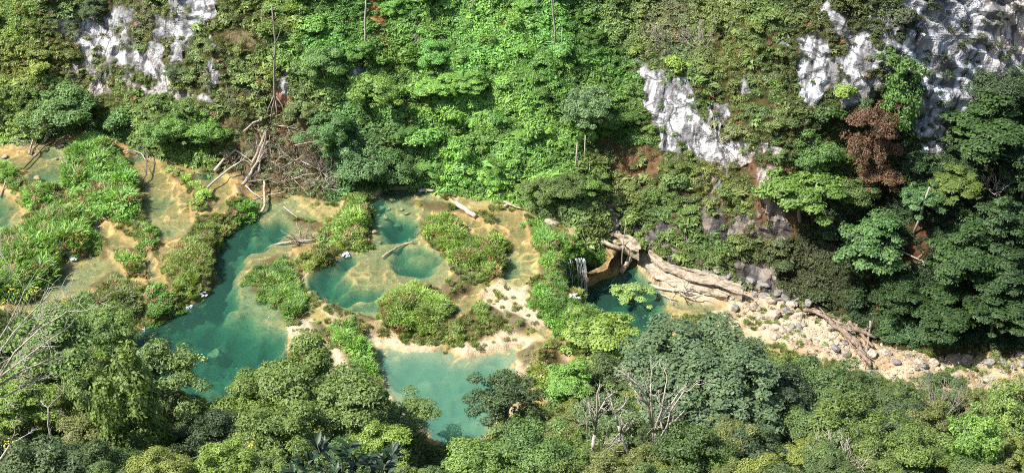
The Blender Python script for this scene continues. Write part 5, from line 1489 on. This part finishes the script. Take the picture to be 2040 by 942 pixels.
while n_ < 150:
    x = r_.uniform(1400, 2050); y = r_.uniform(555, 790)
    if sdf(np.array([x]), np.array([y]), RB)[0] > 0: continue
    r = r_.choice([0.25, 0.32, 0.4, 0.5, 0.65, 0.9]) 
    if x > 1780: stone(r_.choice(RK + RKG), x, y, r, 'loose stone', 'stones of the right river bed')
    else: stone(r_.choice(RK + RK + RKG), x, y, r, 'cream limestone block', 'blocks of the stony river bed')
    n_ += 1
for k in range(44):   # dark wet blocks under the spur
    t = k / 43
    x = 1400 + 230 * t + r_.uniform(-12, 12); y = 542 + 68 * t + r_.uniform(-14, 12)
    stone(r_.choice(RKG), x, y, r_.choice([0.4, 0.55, 0.75, 1.0]), 'grey jointed block', 'grey blocks below the spur', sc=(1.2, 1, 0.8))
stone(RK[0], 1532, 626, 1.5, 'largest whitish boulder on the open river bed', sc=(1.3, 1, 0.6))
stone(RKG[1], 1568, 617, 0.9, 'grey cube shaped block beside the largest whitish boulder')
stone(RK[2], 1095, 440, 1.2, 'white rock in the shrubs above the reed bank of the waterfall', sc=(1.2, 1, 0.8))
stone(RK[3], 1012, 517, 0.55, 'small pale stone in the ochre channel', sink=0.0, sc=(1.2, .8, .6))
stone(RKA[0], 76, 358, 0.85, 'rounded tan boulder in the upper left pool', sink=-0.25)
stone(RK[4], 122, 291, 0.5, 'pale stone at the back of the upper left pool', sink=0)
stone(RK[5], 112, 316, 0.35, 'left of two small white stones between the upper left pools', sink=0)
stone(RK[1], 122, 316, 0.35, 'right of two small white stones between the upper left pools', sink=0)
stone(RK[2], 10, 312, 0.6, 'cream stone at the left edge above the small reed fringe', sink=0)
o = link('rock', RKA[1], None, (*[float(v) for v in at_z(428, 688, -0.5)], -2.5))
o.scale = (1.15, 2.0, 3.2); o.rotation_euler = (0, 0, -0.5); tag(o, 'large yellow green boulder just under the surface of the big teal pool', 'rock')
for (a, b, r) in [(763,405,1.0),(782,402,.6),(752,428,.5),(768,432,.7),(790,435,.9),(810,428,.5),(756,450,.6),(775,418,.5),(830,445,.5),(748,468,.6),(757,484,.55),(800,420,.45),(742,415,.5),(820,470,.8),(806,462,.6)]:
    x, y = at_z(a, b, 0.2)
    g = ground_z(float(x), float(y))
    o = link('rock', r_.choice(RKA), None, (g.x, g.y, g.z + r * 0.35)); o.scale = (r, r * 0.8, r)
    o.rotation_euler = (0, 0, r_.uniform(0, 6)); tag(o, own_label('pale sunken stone', None, r * 20, a, b), 'rock', 'sunken stones of the emerald pool')
for i in range(26):   # pale blocks of the drift at the orange ramp
    a = 1185 + r_.uniform(0, 80); b = 462 + (a - 1185) * 0.35 + r_.uniform(-10, 12)
    stone(r_.choice(RK), a, b, r_.choice([0.3, 0.45, 0.6]), 'pinkish cream block', 'blocks at the cave mouth', sc=(1.4, .8, .7))
def ledge(name, label, path, z, wid, thick, mat, seed, under=0.6):
    """long rock shelf with a noisy front edge that overhangs"""
    n = 90; rng = np.random.default_rng(seed)
    pp = np.array([[float(v) for v in at_z(a, b, z)] for a, b in path])
    d = np.r_[0, np.cumsum(np.linalg.norm(np.diff(pp, axis=0), axis=1))]
    t = np.linspace(0, d[-1], n)
    C = np.stack([np.interp(t, d, pp[:, 0]), np.interp(t, d, pp[:, 1])], 1)
    kk = np.ones(7) / 7
    for q in (0, 1): C[3:-3, q] = np.convolve(C[:, q], kk, 'valid')
    T = np.gradient(C, axis=0); T /= np.linalg.norm(T, axis=1, keepdims=True)
    Nn = np.stack([T[:, 1], -T[:, 0]], 1)
    W = wid * (0.75 + 0.5 * fbm(t, t * 0, 0, 3.0, 3, seed)) * np.sin(np.clip(t / d[-1], 0.02, 0.98) * math.pi) ** 0.4
    # across: back, two steps, lip, lip underside, undercut foot
    prof = [(-1.0, 0.5), (-0.55, 0.42), (-0.5, 0.12), (0.1, 0.05), (0.55, 0.0), (0.85, -0.08), (0.95, -0.3), (0.8, -0.5), (0.8 - under, -0.75), (0.7 - under, -2.2)]
    V = []
    for j, (a, b) in enumerate(prof):
        jx = 0.26 * fbm(t, t * 0 + j * 0.7, 0, 1.3, 4, seed + j) + 0.3 * noise(t, t * 0, 0, 1.7, seed) * (j > 3)
        zz = z + b * thick + 0.18 * thick * fbm(t, t * 0 + j * 3, 0, 1.4, 3, seed + 20) + 0.3 * thick * noise(t, t * 0 + j * 0.5, 0, 2.1, seed + 5)
        xy = C + Nn * ((a + jx) * W)[:, None]
        V.append(np.column_stack([xy, zz]))
    V = np.stack(V, 1); m = len(prof)
    idx = np.arange(n * m).reshape(n, m)
    F = np.stack([idx[:-1, :-1], idx[1:, :-1], idx[1:, 1:], idx[:-1, 1:]], -1).reshape(-1, 4)
    V = V.reshape(-1, 3); b0 = V[0].copy()
    o = link(name, mesh_np(name, V - b0, F, mat, False), None, b0)
    return tag(o, label, 'rock ledge')
ledge('rock_ledge', 'long cream undercut rock ledge sweeping down from the cave mouth to the stony river bed', [(1262,494),(1285,512),(1300,535),(1325,552),(1365,566),(1410,578),(1450,590)], -4.4, 1.05, 0.8, M_STONE, 3)
ledge('rock_ledge', 'pale brown upper rock shelf behind the cream undercut ledge', [(1290,505),(1320,528),(1370,546),(1430,560),(1480,580)], -3.2, 1.0, 0.9, M_BROWNSTONE, 4)
ledge('rock_ledge', 'short pinkish ledge above the orange ramp by the cave', [(1195,462),(1220,462),(1250,478),(1275,498)], -1.6, 1.2, 0.9, M_STONE, 5)
ledge('rock_ledge', 'orange streaked spout of rock overhanging the right side of the waterfall', [(1205,500),(1215,515),(1200,535),(1175,548),(1160,545)], -2.4, 1.1, 1.0, M_OCHRESTONE, 6)
# ferns hanging over and beside the waterfall
g_ = np.random.default_rng(41)
Q = []
for a, b, ra, rb_, n_q in [(1112,600,12,40,90),(1128,635,22,26,110),(1160,508,32,10,90),(1112,528,10,14,50),(1190,520,10,10,25),(1170,620,26,14,60)]:
    for _ in range(n_q):
        p, n = hit(a + g_.normal() * ra * 0.6, b + g_.normal() * rb_ * 0.6, 0.2)
        if p is not None and p.z > -5.7: Q.append(tuple(p))
Q = np.array(Q)
scatter('hanging_ferns', 'ferns and creepers draped round the dark recess of the waterfall', Q, g_.uniform(0.5, 0.95, len(Q)), np.tile(leafc(lin((98, 150, 55))), (len(Q), 1)) * g_.uniform(0.6, 1.2, (len(Q), 1)), ['blade', 'fine'], seed=43)
# gravel between the stones
SRC['pebble'] = [src('pebble', rock_mesh('pebble', 560 + i, M_STONE, sub=1)) for i in range(3)]
g_ = np.random.default_rng(31)
wp = wpoly(RB, -5.2); lo, hi = wp.min(0), wp.max(0)
XY = g_.uniform(lo, hi, (9000, 2)); XY = XY[sdf(XY[:, 0], XY[:, 1], wp) < 0.5]
Pp = np.array([tuple(ground_z(x, y)) for x, y in XY])
scatter('gravel', 'small cream stones and rubble covering the river bed', Pp, g_.uniform(0.06, 0.26, len(Pp)), np.ones((len(Pp), 3)), ['pebble'], seed=31)

# ------------------------------------------------------------------ waterfall and white water
def cascade(name, label, rim, zt, out, zb, n, seed, r=0.05, cat='waterfall'):
    rng = np.random.default_rng(seed)
    R = [Vector((*[float(v) for v in at_z(a, b, zt)], zt)) for a, b in rim]
    e = empty(name, R[0]); tag(e, label, cat)
    paths = []
    for k in range(n):
        t = rng.uniform(0, len(R) - 1.001); i = int(t)
        s = R[i].lerp(R[i + 1], t - i) + Vector((rng.normal() * 0.1, rng.normal() * 0.1, 0))
        stop = zb if rng.uniform() < 0.75 else zt - rng.uniform(2, 5)
        pts = []
        for q in range(12):
            f = q / 11; z = zt + (stop - zt) * f
            o_ = out * (0.25 + 0.75 * math.sqrt(f)) * rng.uniform(0.95, 1.05)
            pt = s + o_ + Vector((0, 0, z - zt))
            g = ground_z(pt.x, pt.y)
            tries = 0
            while g.z > z - 0.05 and tries < 25 and q < 11:
                pt = pt + out.normalized() * 0.12; g = ground_z(pt.x, pt.y); tries += 1
            pts.append(pt - R[0])
        w = r * rng.uniform(0.4, 1.6)
        paths.append((pts, w * rng.uniform(0.5, 1.3, 12)))
    V, F = tubes(paths, 4)
    o = link('falling_water', mesh_np('falling_water', V, F, M_FOAM, True), e); o['kind'] = 'stuff'
    return e, R
wf, R = cascade('waterfall', 'thin strands of a waterfall dropping from the reed bank into the deep pool', [(1106,548),(1110,534),(1120,522),(1132,516),(1146,514),(1160,514)], 0.6, Vector((0.8, -0.3, 0)), -6.0, 40, 4, 0.022)
def foam(label, pts, r, seed, cat='white water'):
    rng = np.random.default_rng(seed)
    p0, n = hit(*pts[0])
    Vs, Fs, off = [], [], 0
    base = RK[0]
    bv = np.array([tuple(v.co) for v in base.vertices]); bf = np.array([list(f.vertices) for f in base.polygons])
    for a, b in pts:
        for k in range(5):
            p, n = hit(a + rng.normal() * 3, b + rng.normal() * 2)
            q = np.array(p - p0) + [0, 0, 0.12]
            Vs.append(bv * np.array([1, 1, 0.45]) * r * rng.uniform(0.5, 1.2) + q); Fs.append(bf + off); off += len(bv)
    o = link('white_water', mesh_np('white_water', np.concatenate(Vs), np.concatenate(Fs), M_FOAM, True), None, p0)
    o['kind'] = 'stuff'
    return tag(o, label, cat)
foam('white spillway foam where the tan pool empties into the teal pool', [(375,612),(378,620),(372,616),(380,612)], 0.34, 1)
foam('white cascade foam below the broad reed bank at the left', [(134,502),(138,508),(143,514),(150,516),(138,503)], 0.38, 2)
foam('small foam spot at the foot of the long reed bank', [(402,588),(405,590)], 0.3, 3)
foam('white foam spilling into the small emerald pool', [(690,507),(686,510),(692,511)], 0.3, 4)
foam('splash of foam at the foot of the waterfall', [(1140,592),(1150,588),(1158,594),(1165,585),(1145,596)], 0.36, 5)
foam('thin foam at the left rim of the lowest pool', [(762,738),(765,748),(768,756)], 0.14, 6)
foam('foam fleck at the lowest corner of the left dams', [(288,658),(294,656)], 0.14, 7)
foam('narrow white rivulet running down the brown dam at the left', [(168,432),(178,438),(188,446),(200,454)], 0.12, 8)

# ------------------------------------------------------------------ glossy shrub at the lookout
def big_leaf():
    n = 6; V, F = [], []
    for i in range(n + 1):
        t = i / n
        w = 0.19 * math.sin(math.pi * min(1, t ** 0.8)) ** 0.8 if 0 < t < 1 else 0.012
        z = -0.22 * t * t
        V += [(t, -w, z + 0.05 * w / 0.19), (t, 0, z - 0.03), (t, w, z + 0.05 * w / 0.19)]
    for i in range(n):
        a = i * 3
        F += [(a, a + 3, a + 4, a + 1), (a + 1, a + 4, a + 5, a + 2)]
    return np.array(V), np.array(F)
N = NT('glossy_leaf_material')
oi = N.n('ShaderNodeObjectInfo').outputs['Random']
N.l(N.mix((0.012, 0.032, 0.012), (0.03, 0.065, 0.02), oi), N.b.inputs['Base Color'])
N.b.inputs['Roughness'].default_value = 0.5
M_GLOSS = N.m
bv, bf = big_leaf()
LEAF = mesh_np('large_leaf', bv, bf, M_GLOSS, True)
yb = 40.0
tops = [(572,935),(600,905),(618,900),(632,872),(640,868),(655,895),(678,885),(695,875),(712,905),(735,895),(752,900),(770,905),(785,885),(790,878),(668,925),(705,930),(745,925),(612,930),(640,915),(775,930),(585,925)]
pc = at_y(685, 960, yb); g = ground_z(pc.x, yb)
e = empty('glossy_shrub', g); tag(e, 'dark glossy shrub with long leathery leaves rising at the bottom edge', 'shrub')
rg = np.random.default_rng(12); paths = []
base = Vector((0, 0, -0.3)); hub = at_y(685, 1080, yb) - g
paths.append((curve_pts(base, hub, 6, 0.03, rg), np.linspace(0.16, 0.08, 6)))
for a, b in tops:
    tip = at_y(a, b + 14, yb + rg.uniform(-1.2, 1.2)) - g
    paths.append((curve_pts(hub, tip, 7, 0.05, rg), np.linspace(0.05, 0.015, 7)))
    for k in range(12):
        d = Vector((rg.normal(), rg.normal(), 0.55 + rg.uniform(0, 1.1))).normalized()
        o = link('leaf', LEAF, e, tip - (tip - hub).normalized() * 0.05 * k)
        o.rotation_euler = d.to_track_quat('X', 'Z').to_euler()
        s_ = rg.uniform(0.38, 0.58); o.scale = (s_, s_, s_)
V, F = tubes(paths, 6)
link('stem', mesh_np('stem', V, F, M_DARKBARK, True), e)
